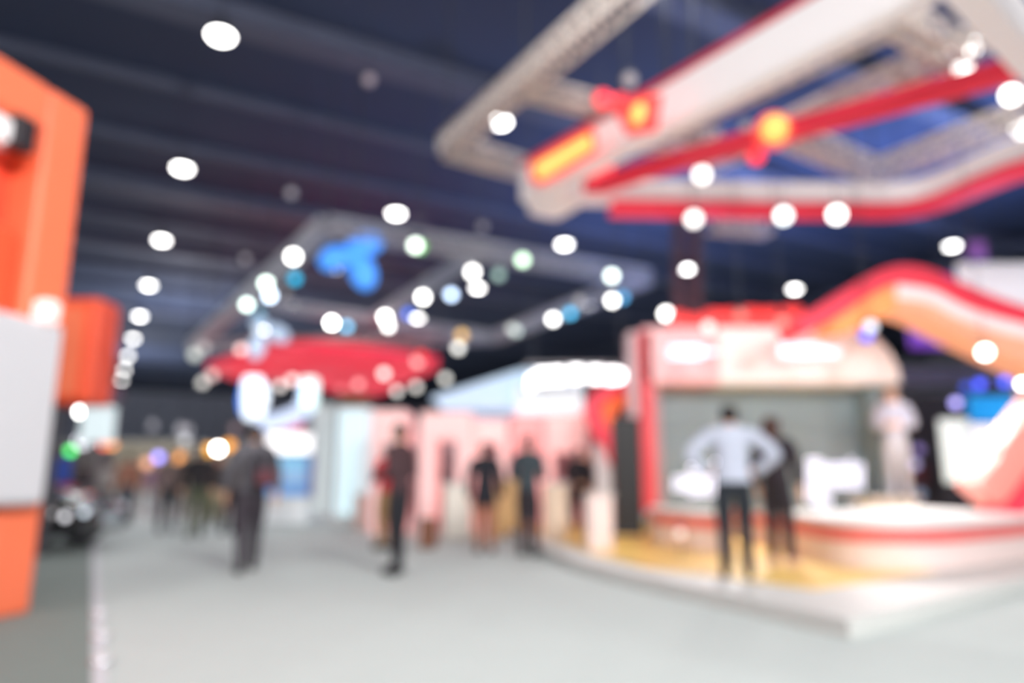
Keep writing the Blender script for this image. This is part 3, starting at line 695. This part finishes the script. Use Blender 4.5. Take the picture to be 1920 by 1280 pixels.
# pale blue roof with its floodlights
rf = thing('blue_roof', 'pale blue pitched roof slab above the pink stands', 'roof', onz(960, 740, 3.9), world=True)
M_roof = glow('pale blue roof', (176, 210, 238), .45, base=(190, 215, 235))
Yr = 17.0
r0 = [ony(x, y, Yr) for x, y in [(806, 745), (975, 692), (1010, 690), (1094, 700), (1094, 768), (830, 766)]]
xz_prism([(p.x, p.z) for p in r0], Yr, Yr + 3).build('slab', M_roof, rf, bevel=.02)
hbox(968, 1094, 722, 775, Yr - .4, .5, glow('cool white box', (226, 240, 246), .6), 'light_box', rf, bevel=.04)
for x in (845, 1088):
    p = ony(x, 760, Yr + 1.5); MB().tube([p, Vector((p.x, p.y, 0))], .06, 8).build('post', M_ctop, rf)
M_flood = glow('flood lens', (255, 254, 255), 5.0)
for i, x in enumerate([996, 1018, 1045, 1081, 1117, 1148, 1166]):
    y = [702, 692, 690, 687, 688, 690, 693][i]
    t = thing('floodlight', 'white floodlight, %s from the left in the bright row over the blue roof' % ORD[i], 'floodlight', ony(x, y + 10, 15.6), group='floodlights over the blue roof', world=True)
    wd = 13 if i not in (0, 6) else 5
    hbox(x - wd, x + wd, y, y + 27, 15.6, .1, M_flood, 'lens', t, bevel=.02)
    hbox(x - wd - 1, x + wd + 1, y - 1, y + 28, 15.66, .2, M_house, 'housing', t)
    p = ony(x, y + 2, 15.8); MB().tube([p, p + Vector((0, .1, .18))], .015, 5).build('bracket', M_house, t)
p, q_ = ony(985, 684, 15.95), ony(1178, 684, 15.95)
t = thing('flood_rail', 'rail carrying the seven floodlights', 'rail', p, world=True)
MB().tube([p, q_], .04, 8).build('tube', M_truss2, t)
for x in (1000, 1165):
    c_ = ony(x, 684, 15.95); MB().tube([c_, Vector((c_.x, c_.y, HC - .02))], .012, 5).build('cable', M_house, t)

# lit signs at the centre left
t = thing('lit_letter_sign', 'tall glowing white and blue sign shape beside the red canopy', 'sign', ony(475, 750, 22), world=True)
s = scale_at(22)
M_wl = glow('white letter', (236, 246, 255), 1.6); M_bl = glow('blue edge', (60, 130, 240), .9)
MB().ribbon(spline([ony(x, y, 22) for x, y in [(476, 706), (474, 740), (476, 785)]], 5), 34 / s, .4, (0, 1, 0)).build('stroke', M_wl, t, bevel=.1)
MB().ribbon(spline([ony(x, y, 22.2) for x, y in [(466, 715), (458, 750), (462, 775)]], 5), 18 / s, .3, (0, 1, 0)).build('edge', M_bl, t, bevel=.05)
MB().ribbon(spline([ony(x, y, 22.1) for x, y in [(490, 720), (494, 745), (488, 765)]], 5), 16 / s, .3, (0, 1, 0)).build('stroke', M_wl, t, bevel=.05)
p = ony(474, 790, 22); MB().tube([p, Vector((p.x, p.y, 0))], .08, 8).build('pole', M_ctop, t)
t = thing('lit_curved_sign', 'curved pale glowing sign sweeping up to a bright white block', 'sign', ony(560, 750, 21), world=True); s = scale_at(21)
MB().ribbon(spline([ony(x, y, 21) for x, y in [(478, 796), (510, 792), (545, 782), (572, 762), (578, 720)]], 6), 30 / s, .4, (0, 1, 0)).build('sweep', glow('sweep light', (205, 218, 245), .75), t, bevel=.05)
hbox(560, 592, 706, 766, 20.8, .4, glow('mint white', (228, 250, 245), 1.2), 'block', t, bevel=.1)
p = ony(590, 760, 21.2); MB().tube([p, Vector((p.x, p.y, 0))], .08, 8).build('pole', M_ctop, t)
panel('bright white light box under the curved sign', 500, 584, 812, 850, 21, glow('white light box', (255, 250, 248), 1.5))
panel('magenta and red strip on top of the white light box', 502, 566, 790, 808, 21.9, glow('magenta strip', (235, 60, 100), .7))
t = thing('product_shelf', 'glowing blue shelf unit below the white light box', 'shelf', ony(540, 935, 20.5), world=True)
for q, (c1) in enumerate([(130, 190, 225), (150, 190, 230), (110, 160, 215)]):
    hbox(497, 577, 856 + q * 26, 878 + q * 26, 20.6, .3, glow('shelf glow %d' % q, c1, .6), 'bay', t)
    hbox(495, 579, 879 + q * 26, 882 + q * 26, 20.4, .6, M_ctop, 'board', t)
for x in (494, 578): hbox(x - 1, x + 2, 852, 936, 20.4, .6, mat('violet side', (150, 140, 210), .5), 'side', t)
cb = onz(540, 985); t = thing('welcome_desk', 'white desk in front of the blue shelf unit', 'desk', cb, world=True)
hbox(488, 576, 936, 984, onz(540, 984).y, 1.0, mat('desk white', (246, 250, 255), .5), 'body', t, bevel=.05); hbox(485, 578, 931, 937, onz(540, 984).y - .05, 1.1, M_ctop, 'top', t, bevel=.02)

# ================================================================== LEFT: the orange stand
M_or = mat('orange panel', (254, 92, 54), .45, var=.03)
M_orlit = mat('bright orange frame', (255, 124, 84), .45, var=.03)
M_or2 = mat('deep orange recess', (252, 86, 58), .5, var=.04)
o0 = onz(58, 1150); n_dir = Vector((math.sin(R(12.8)), math.cos(R(12.8)), 0)); side = Vector((n_dir.y, -n_dir.x, 0))
orz = -R(12.8)
ztop = None
def vz(px, py, P):  # height above ground of pixel row py at ground point P
    t_ = (640 - py) / FPX; Y = P.y; return EYE + Y * (SN + t_ * CS) / (CS - t_ * SN)
zt_ = vz(168, 208, o0)
og = thing('orange_stand', 'tall bright orange frame stand with a white lit box, cut by the left edge', 'stand', o0, world=True)
def oblock(a0, a1, d0, d1, z0, z1, m, nm, bevel=.05):
    """a along n_dir from the corner (negative comes nearer), d across towards the left"""
    pts = [o0 + n_dir * a0 - side * d0, o0 + n_dir * a1 - side * d0, o0 + n_dir * a1 - side * d1, o0 + n_dir * a0 - side * d1]
    return MB().prism([(p.x, p.y) for p in pts], z0, z1).build(nm, m, og, bevel=bevel)
oblock(-.42, 0, 0, .9, 0, zt_, M_orlit, 'post')
oblock(-3.2, -.42, 0, .9, zt_ - .42, zt_, M_orlit, 'beam')
oblock(-3.2, -.42, .32, .9, .0, zt_ - .42, M_or2, 'recessed_panel', .01)
oblock(-.9, -.47, .1, .35, 1.0, zt_ - 1.3, M_or, 'inner_post')
oblock(-3.0, -2.6, 0, .9, 0, zt_ - .42, M_orlit, 'post')
# white box on its face
zb0, zb1 = vz(90, 945, o0), vz(90, 618, o0)
oblock(-1.6, -.14, -.16, .2, zb0, zb1, glow('white lit box', (236, 234, 236), .06, base=(202, 202, 206)), 'white_box', .06)
Pl = o0 - n_dir * .34 + side * .14; zl = vz(98, 585, Pl)
MB().box((Pl.x, Pl.y, zl), (.16, .16, .2), orz).build('small_lamp', glow('orange stand lamp', (255, 222, 218), .55), og, bevel=.04)
Pl = o0 - n_dir * .75 - side * .12; zl = vz(22, 245, Pl)
MB().box((Pl.x, Pl.y, zl), (.2, .3, .2), orz).build('lamp_head', glow('pale lamp', (225, 220, 220), .6), og, bevel=.04)
MB().box((Pl.x + .1, Pl.y + .1, zl + .02), (.16, .2, .3), orz).build('lamp_housing', mat('lamp dark', (40, 36, 40), .5), og, bevel=.03)
# second smaller orange frame behind
Y2 = 10.5
t = thing('orange_sign_box', 'smaller orange box sign on a post behind the tall orange stand', 'sign', ony(150, 760, Y2), world=True)
hbox(60, 180, 556, 757, Y2, .6, M_or, 'box', t, bevel=.1)
hbox(70, 152, 575, 740, Y2 - .03, .05, M_orlit, 'face', t)
p = ony(110, 740, Y2 + .3); MB().tube([p, Vector((p.x, p.y, .012))], .08, 10).build('post', M_house, t)
# parked black car
Yk = 11.6
cx = ony(120, 1000, Yk).x
car = thing('car', 'black car on the grey carpet, its nose showing beside the orange stand', 'car', (cx - 1.75, Yk + .3, .012), R(4))
M_black = mat('black paint', (24, 24, 28), .25, coat=.6); M_chr = mat('chrome', (215, 218, 224), .15, 1.)
def section(x, zb, zs, zt, w):   # cross-section ring of the car body at length x
    return [(x, -w, zb), (x, -w, zs), (x, -w * .82, zt), (x, w * .82, zt), (x, w, zs), (x, w, zb)]
secs = [section(*q) for q in [(-2.1, .4, .7, .78, .7), (-1.95, .25, .8, .95, .82), (-1.2, .2, .85, 1.0, .86), (0, .2, .86, .98, .87), (.9, .2, .84, .93, .87), (1.7, .22, .74, .82, .84), (2.1, .25, .62, .7, .76), (2.22, .35, .5, .58, .62)]]
b = MB(); b.add([p for s_ in secs for p in s_], [(i * 6 + k, i * 6 + (k + 1) % 6, i * 6 + 6 + (k + 1) % 6, i * 6 + 6 + k) for i in range(7) for k in range(6)] + [tuple(range(6)), tuple(range(42, 48))[::-1]])
o = b.build('body', M_black, car, True, bevel=.03)
c_ = MB(); cs_ = [section(*q) for q in [(-1.7, .95, 1.0, 1.02, .74), (-1.1, .95, 1.3, 1.4, .7), (-.1, .95, 1.34, 1.44, .68), (.35, .93, 1.25, 1.33, .68), (1.0, .9, .95, .96, .72)]]
c_.add([p for s_ in cs_ for p in s_], [(i * 6 + k, i * 6 + (k + 1) % 6, i * 6 + 6 + (k + 1) % 6, i * 6 + 6 + k) for i in range(4) for k in range(6)] + [tuple(range(6)), tuple(range(24, 30))[::-1]])
c_.build('cabin', mat('car glass', (30, 34, 42), .1, coat=1), car, True)
for x in (-1.35, 1.4):
    for y in (-.82, .82):
        Mx = Matrix.Rotation(R(90), 3, 'X')
        wh = MB().lathe([(.2, -.1), (.33, -.1), (.34, 0), (.33, .1), (.2, .1)], (x, y, .34), 20, Mx).build('wheel', mat('tyre', (26, 26, 27), .8), car, True)
        MB().lathe([(0, -.12), (.08, -.11), (.2, -.09), (.2, .09), (.08, .11), (0, .12)], (x, y, .34), 12, Mx).build('rim', M_chr, wh, True)
for y in (-.55, .55): MB().ball((2.08, y, .62), (.1, .16, .08), 12).build('headlamp', glow('headlamp', (200, 205, 212), .4), car, True)
MB().box((2.2, 0, .45), (.06, .7, .16)).build('grille', M_chr, car, bevel=.01)
MB().box((1.05, -.95, 1.0), (.14, .2, .12)).build('mirror', M_chr, car, bevel=.03)
# glints along the car and carpet, imitated by small added lamps and discs
for x, y, br, col, ds, Y in [(122, 968, .4, (205, 205, 210), 'on the black car bonnet', 10.9), (158, 960, .3, (200, 212, 222), 'beside the black car', 11), (95, 962, .22, (190, 185, 185), 'nearest the orange stand, over the car', 11)]:
    add_spot(x, y, 0, col, br, 'small added light for a shine ' + ds, 'added lights for the car shine', size=.05, Y=Y, up=-.35)
for x, y, ds in [(190, 1240, 'nearest the camera'), (190, 1192, 'second from the camera'), (187, 1150, 'third from the camera')]:  # pale discs added for reflections along the carpet edge
    P = onz(x, y, .02); t = thing('floor_glint', 'pale round stud on the carpet edge, ' + ds, 'floor stud', P, group='pale glints on the carpet edge')
    MB().lathe([(.05, 0), (.05, .012), (.04, .02), (0, .02)], n=14).build('cap', glow('glint', (225, 225, 225), .05), t, True)
    MB().lathe([(.062, -.004), (.062, .008), (.05, .01)], n=14).build('ring', M_chr, t, True)
for x, y, ds in [(1080, 1010, 'left of the pair'), (1110, 1018, 'right of the pair')]:  # glowing discs added for glints on the platform kerb
    P = onz(x, y, .02); t = thing('floor_glint', 'small bright stud on the floor by the black suit, ' + ds, 'floor stud', P, group='glints by the black suit')
    MB().lathe([(.05, 0), (.05, .012), (.04, .03), (0, .035)], n=14).build('cap', glow('stud warm', (255, 240, 225), 9.0), t, True)
    MB().lathe([(.062, -.004), (.062, .008), (.05, .01)], n=14).build('ring', M_chr, t, True)

# ================================================================== far end of the aisle
panel('white lit board far down the aisle, beside the orange sign', 150, 214, 762, 830, 26, glow('far white board', (222, 236, 238), .6))
hung('dim mauve sign over the far white board', 185, 228, 725, 752, 34, glow('mauve dim', (100, 76, 92), .5))
back('beige far stand wall across the end of the aisle', 214, 345, 828, 912, 46, mat('beige far wall', (196, 184, 160), .7))
back('tan far stand wall right of the beige one', 345, 470, 832, 912, 44, mat('tan far wall', (176, 160, 140), .7))
back('grey far wall behind the white lit board', 90, 214, 830, 910, 40, mat('grey far wall', (128, 116, 118), .7))
panel('blue banner behind the black car', 98, 128, 858, 905, 15.5, mat('blue banner', (52, 84, 180), .6), name='banner', cat='banner')
panel('red banner under the blue one, behind the car', 98, 136, 908, 940, 15.2, mat('red banner', (176, 50, 64), .6), name='banner', cat='banner')
for x, y, br, col, ds, r in [(152, 772, 3, W, 'bright white, top left of the far board', .2), (155, 826, 1.6, (245, 245, 255), 'soft white, under the far board', .3), (132, 845, .8, (70, 215, 100), 'green, below the far board', .2),
        (208, 832, 1.0, (255, 165, 90), 'orange, right of the far board', .22), (194, 833, .6, (240, 90, 70), 'red orange, right of the far board', .2), (297, 857, .9, (160, 150, 250), 'violet, in the middle of the far crowd', .22),
        (335, 857, .7, (235, 160, 90), 'amber, right of the violet one', .22), (275, 868, .4, (250, 180, 140), 'peach, left of the violet one', .22), (409, 841, 5, (255, 250, 240), 'brightest, above the far crowd', .2),
        (390, 843, .8, (250, 180, 60), 'amber, left of the brightest far one', .22), (430, 835, .8, (250, 170, 60), 'amber, right of the brightest far one', .24), (373, 845, .3, (220, 215, 205), 'dim, left of the amber ones', .2),
        (346, 824, .3, (205, 208, 212), 'grey, over the far crowd', .2), (340, 805, .16, (190, 192, 200), 'dim grey, above the grey one', .22), (286, 798, .1, (180, 180, 190), 'very dim, high over the far crowd', .2), (405, 868, .4, (210, 130, 170), 'rosy, below the brightest far one', .22), (352, 806, .14, (190, 190, 198), 'dim grey, right of its twin', .2), (440, 803, .08, (170, 160, 165), 'very dim, beside the walking man', .2)]:
    add_spot(x, y, 0, col, br, 'far light, ' + ds, 'far lights at the end of the aisle', size=r, Y=33 + (x * 7 % 5) * 1.6, up=1.)

# ================================================================== people
SKIN = [(224, 172, 142), (196, 140, 110), (236, 192, 168)]
def seg_d(p, a, b):
    ab_ = b - a; t = max(0, min(1, (p - a).dot(ab_) / max(1e-9, ab_.length_squared))); return (p - a - ab_ * t).length
def person(label, foot, heading, h, top, bottom, hair=(30, 24, 22), skin=0, arms='down', stride=0., longhair=False, hem=.93, skirt=None, shoes=(28, 26, 28), sleeve=True, beard=False, lean=0., wide=1., short=False, group=None):
    k = h / 1.75
    t = thing('person', label, 'person', foot, heading, group)
    V_ = []; Ed = []; Rr = []; tagv = []
    def nd(p, r, par=None):
        V_.append(Vector(p)); Rr.append(r); i = len(V_) - 1
        if par is not None: Ed.append((par, i))
        return i
    w = wide; ln = lean
    pel = nd((0, 0, .95), (.15 * w, .11)); sp1 = nd((0, ln * .15, 1.1), (.135 * w, .10), pel); ch = nd((0, ln * .35, 1.29), (.165 * w, .115), sp1)
    ub = nd((0, ln * .45, 1.42), (.12 * w, .09), ch); nk = nd((0, ln * .5 + .005, 1.50), (.055, .058), ub); hd0 = nd((0, ln * .5 + .02, 1.575), (.068, .08), nk)
    hd1 = nd((0, ln * .5 + .02, 1.65), (.083, .10), hd0); hd2 = nd((0, ln * .5 + .005, 1.715), (.055, .068), hd1)
    bones = {'torso': [(pel, sp1), (sp1, ch), (ch, ub)], 'head': [(nk, hd0), (hd0, hd1), (hd1, hd2)], 'arm': [], 'hand': [], 'leg': [], 'foot': []}
    hands = []
    for s_ in (-1, 1):
        st_ = stride * s_
        hip = nd((s_ * .095 * w, 0, .88), (.098, .1), pel); kn = nd((s_ * .1, st_ * .5 + .02, .5), (.062, .065), hip)
        an = nd((s_ * .105, st_ - .02 * (1 if st_ < 0 else 0), .09), (.04, .044), kn); to = nd((s_ * .12, st_ + .14, .035), (.038, .026), an)
        bones['leg'] += [(hip, kn), (kn, an)]; bones['foot'].append((an, to))
        sh = nd((s_ * .19 * w, ln * .42, 1.40), (.062, .062), ub)
        if arms == 'hips': el_, wr_, fd = (s_ * .44, ln * .4 - .06, 1.2), (s_ * .24, ln * .2 + .05, 1.04), Vector((-s_ * .8, .5, -.3))
        elif arms == 'front': el_, wr_, fd = (s_ * .27, ln * .4 - .02, 1.13), (s_ * .1, .26, 1.12), Vector((-s_ * .7, .7, 0))
        elif arms == 'phone': el_, wr_, fd = (s_ * .25, .0, 1.13), (s_ * .08, .26, 1.22) if s_ > 0 else (s_ * .27, .08, .88), Vector((-s_ * .3, .8, .2)) if s_ > 0 else Vector((0, .1, -1))
        elif arms == 'back': el_, wr_, fd = (s_ * .28, -.1, 1.14), (s_ * .06, -.18, .98), Vector((-s_ * 1, -.1, -.1))
        else: el_, wr_, fd = (s_ * .265, -st_ * .3 - .01, 1.13), (s_ * .27, -st_ * .6 + .06, .88), Vector((-s_ * .05, .12, -1))
        el = nd(el_, (.043, .043), sh); wr = nd(wr_, (.027, .03), el); fd.normalize()
        pm = nd(Vector(wr_) + fd * .075, (.02, .038) if abs(fd.z) > .6 else (.034, .03), wr)
        bones['arm'] += [(sh, el), (el, wr), (ub, sh)]; bones['hand'].append((wr, pm)); hands.append((Vector(wr_), fd, s_))
    me = bpy.data.meshes.new('tmp'); me.from_pydata(V_, Ed, [])
    ob = bpy.data.objects.new('tmp', me); C.objects.link(ob)
    md = ob.modifiers.new('s', 'SKIN'); md.use_smooth_shade = True; md.branch_smoothing = .6
    sv = me.skin_vertices[0].data
    for i, r in enumerate(Rr): sv[i].radius = r; sv[i].use_root = (i == 0)
    sb = ob.modifiers.new('d', 'SUBSURF'); sb.levels = 2
    dg = bpy.context.evaluated_depsgraph_get(); ev = ob.evaluated_get(dg); em = bpy.data.meshes.new_from_object(ev)
    bpy.data.objects.remove(ob); bpy.data.meshes.remove(me)
    cls = []
    vlist = [v.co.copy() for v in em.vertices]; nlist = [v.normal.copy() for v in em.vertices]
    flist = [tuple(p.vertices) for p in em.polygons]
    for f in flist:
        c = sum((vlist[i] for i in f), Vector()) / len(f); best = min((seg_d(c, V_[a], V_[b_]) - (.04 if nm in ('torso', 'leg') else 0), nm) for nm, bs_ in bones.items() for a, b_ in bs_)[1]
        cls.append((best, c))
    # body: the whole figure plus fingers, nose and ears in the same mesh
    B = MB(); B.add(vlist, flist)
    for wr_, fd, s_ in hands:
        sidev = fd.cross(Vector((s_ * 1., 0, .15))).normalized() if abs(fd.x) < .6 else Vector((0, 0, 1)); inn_ = fd.cross(sidev).normalized()
        base = wr_ + fd * .085
        for q, L in enumerate((.068, .076, .07, .055)):
            o_ = base + sidev * (.026 - .018 * q)
            B.tube([o_ - fd * .02, o_ + fd * L * .5, o_ + fd * L * .85 - inn_ * .012 * s_, o_ + fd * L - inn_ * .025 * s_], [.009, .0085, .0078, .006], 6)
        o_ = wr_ + fd * .035 + sidev * .028
        B.tube([o_ - sidev * .01, o_ + sidev * .022 + fd * .025, o_ + sidev * .03 + fd * .055], [.011, .010, .007], 6)
    hy = V_[hd1].y
    B.ball((0, hy + .098, 1.628), (.011, .018, .022), 8); B.ball((0, hy + .078, 1.585), (.024, .012, .007), 8)
    for s_ in (-1, 1): B.ball((s_ * .08, hy - .002, 1.632), (.009, .015, .026), 8)
    msk = mat('skin %d' % skin, SKIN[skin], .55, var=.03)
    body = B.build('body', msk, t, True)
    for s_ in (-1, 1):
        e_ = MB().ball((s_ * .03, hy + .08, 1.65), (.012, .008, .008), 8).build('eye', mat('eye', (40, 34, 32), .2), t, True)
    def shell(nm, test, off, m, thick=.012, extra=None, zlo=None, zhi=None):
        fs = [f for f, c in zip(flist, cls) if test(*c)]; ids = sorted({i for f in fs for i in f}); mp = {v: i for i, v in enumerate(ids)}
        mb = MB(); mb.add([vlist[i] + nlist[i] * off for i in ids], [tuple(mp[i] for i in f) for f in fs])
        if extra: extra(mb)
        me_ = bpy.data.meshes.new(nm); me_.from_pydata(mb.v, [], mb.f)
        bm = bmesh.new(); bm.from_mesh(me_)
        for z_, lo in ((zlo, True), (zhi, False)):
            if z_ is not None: bmesh.ops.bisect_plane(bm, geom=bm.verts[:] + bm.edges[:] + bm.faces[:], plane_co=(0, 0, z_), plane_no=(0, 0, 1), clear_inner=lo, clear_outer=not lo)
        bm.to_mesh(me_); bm.free(); me_.polygons.foreach_set('use_smooth', [True] * len(me_.polygons)); me_.materials.append(m)
        o = bpy.data.objects.new(nm, me_); C.objects.link(o); o.parent = t
        sd = o.modifiers.new('thick', 'SOLIDIFY'); sd.thickness = thick; sd.offset = -1
        return o
    cm = lambda n_, c_: mat('%s %d %d %d' % ((n_,) + tuple(c_)), tuple(v * (.82 if v < 150 else 1) for v in c_), .8, var=.1, scale=12)
    tt = lambda b_, c_: b_ in ('torso', 'arm', 'leg')
    shell('top', tt, .026, cm('cloth', top), zlo=hem)
    if skirt:
        zs = skirt
        def sk(mb):
            mb.lathe([(.16, 1.0), (.185, .9), (.2, (zs + .9) / 2), (.21, zs)], (0, 0, 0), 20)
        shell('skirt', lambda b_, c_: b_ == 'torso' and c_.z < 1.02, .015, cm('cloth', bottom), extra=sk)
        shell('stockings', lambda b_, c_: b_ == 'leg' and c_.z < zs + .1, .004, cm('cloth', (40, 36, 40)), .003)
    else:
        shell('trousers', lambda b_, c_: b_ in ('leg', 'foot') or (b_ == 'torso' and c_.z < 1.1), .016, cm('cloth', bottom), zlo=.08, zhi=1.0)
    def lh(mb):
        if longhair:
            mb.tube([(0, hy - .05, 1.7), (0, hy - .1, 1.6), (0, hy - .12, 1.48), (0, hy - .13, 1.34)], [.07, .098, .1, .06], 12)
    shell('hair', lambda b_, c_: b_ == 'head' and (c_.z > 1.69 or (c_.y < hy + .01 and c_.z > (1.55))), .016, cm('hair', hair), extra=lh)
    for s_ in (-1, 1):
        st_ = stride * s_
        MB().ball((s_ * .113, st_ + .06, .045), (.048, .14, .05), 12).build('shoe', cm('shoe', shoes), t, True)
    t.scale = (k, k, k)
    return t
def foot(px, py, z=0.): return onz(px, py, z)
def face_away(P): return math.atan2(-P.x, P.y)
def ppl(label, px, py, heading_deg, h, top, bottom, z=0., **k):
    P = foot(px, py, z); return person(label, P, face_away(P) + R(heading_deg), h, top, bottom, **k)
BLK = (30, 32, 42)
ppl('person in a grey jacket and dark trousers walking away with a backpack', 462, 1072, 10, 1.78, (120, 118, 126), (66, 58, 68), hair=(60, 44, 40), stride=.2)
ppl('person in a dark red and grey jacket and navy trousers, facing left', 745, 1077, 62, 1.76, (84, 56, 62), (26, 28, 38), stride=.04, arms='front', hair=(52, 40, 38))
ppl('person in a red top and olive trousers behind the dark red jacket', 722, 1030, 40, 1.68, (190, 60, 70), (150, 142, 96), hair=(60, 42, 36), arms='front')
ppl('person in a long black jacket over tan trousers', 908, 1036, -15, 1.68, (32, 34, 46), (160, 128, 96), hem=.72, hair=(46, 34, 38), skin=1)
ppl('person in a slate grey shirt and dark trousers, hands in front', 990, 1042, -30, 1.75, (72, 84, 92), (52, 44, 52), arms='front', hair=(44, 30, 32))
ppl('person in a black suit standing before the white posts', 1086, 1000, 15, 1.78, (28, 30, 40), (30, 30, 38), hem=.8, hair=(60, 62, 66), arms='back')
ppl('fair haired person beside the black suit, half hidden', 1104, 995, 150, 1.7, (60, 60, 66), (220, 190, 160), hair=(214, 196, 160), longhair=True, skin=2)
ppl('person in black between the two posts of the wide pink portal', 816, 985, -60, 1.6, (24, 26, 36), (150, 110, 110), hair=(70, 50, 46))
ppl('thin dark figure beside the left pale blue column', 605, 965, 30, 1.7, (34, 32, 40), (70, 76, 84), hair=(40, 34, 36))
ppl('dark figure behind the right pale blue column', 668, 962, -60, 1.7, (50, 40, 48), (150, 160, 170))
ppl('person in a black top and olive trousers far down the aisle', 364, 1008, 5, 1.76, (38, 36, 42), (92, 98, 74), hair=(34, 30, 30), stride=.12)
ppl('person in a brown coat and black trousers left of the olive trousers', 310, 998, -10, 1.72, (132, 112, 108), (48, 46, 54), stride=.14, hair=(90, 70, 60))
ppl('person in a tan top with black hair and slate trousers', 232, 984, 0, 1.76, (158, 128, 106), (78, 84, 98), hair=(24, 22, 24), stride=.05)
ppl('person in a brown top just left of the walking grey jacket', 402, 986, 170, 1.72, (100, 78, 74), (150, 150, 146), hair=(70, 54, 50), skin=1)
ppl('person with a dark bag arm left of the walking grey jacket', 428, 1000, 20, 1.66, (92, 82, 80), (52, 44, 50), hair=(50, 40, 40))
ppl('person in a pale grey coat at the left of the far crowd', 196, 965, -20, 1.7, (170, 162, 158), (130, 118, 112), hair=(92, 76, 66), group=None)
ppl('person in a mauve grey coat in the middle of the far crowd', 285, 968, 160, 1.7, (164, 146, 152), (160, 156, 160), hair=(80, 66, 62))
ppl('person in a green coat just right of the tan top', 255, 962, 15, 1.66, (128, 136, 112), (178, 172, 166), hair=(70, 60, 52))
ppl('person in a brown top between the brown coat and the olive trousers', 334, 972, 10, 1.72, (112, 92, 88), (120, 104, 96), hair=(60, 48, 44))
ppl('person in a dark coat at the far left, above the car', 146, 966, 30, 1.74, (74, 62, 66), (88, 90, 104), hair=(44, 38, 38))
ppl('person in a maroon top right of the olive trousers', 392, 975, 10, 1.7, (96, 72, 72), (120, 112, 100), hair=(48, 38, 38))
# on the platform
ppl('man in a white shirt and black trousers, hands on hips, seen from behind', 1384, 1082, 4, 1.70, (184, 190, 206), (34, 42, 52), z=PZ + .012, arms='hips', hair=(30, 24, 24), wide=1.15, shoes=(40, 36, 40))
ppl('woman in black with long brown hair beside the white shirt', 1466, 1058, -25, 1.66, (48, 38, 50), (46, 40, 52), z=PZ + .012, longhair=True, hair=(84, 54, 46), arms='down', shoes=(210, 170, 160))
Pf = ony(1690, 932, 13.35)
person('pale dressed figure in a white cap standing on the white plinth', Pf, R(150), 1.98, (206, 213, 232), (212, 218, 230), hair=(232, 228, 218), arms='front', skin=2, longhair=True, shoes=(230, 230, 230))
# backpack
P = foot(462, 1072); fa = face_away(P) + R(10); d_ = Vector((-math.sin(fa), math.cos(fa), 0)); bp = P - d_ * .2 + Vector((.10, 0, 1.14))
t = thing('backpack', 'black and wine red backpack on the walking person in grey', 'backpack', bp, fa)
MB().box((0, 0, .06), (.3, .17, .42)).build('bag', mat('black nylon', (46, 42, 50), .7), t, bevel=.06)
MB().box((0, -.1, -.04), (.22, .06, .18)).build('pocket', mat('wine nylon', (92, 42, 52), .7), t, bevel=.025)
for s_ in (-1, 1): MB().tube([(s_ * .1, .06, .24), (s_ * .11, .2, .3), (s_ * .11, .33, .18), (s_ * .12, .32, -.02), (s_ * .12, .08, -.12)], .016, 6).build('strap', mat('black nylon', (46, 42, 50), .7), t, True)
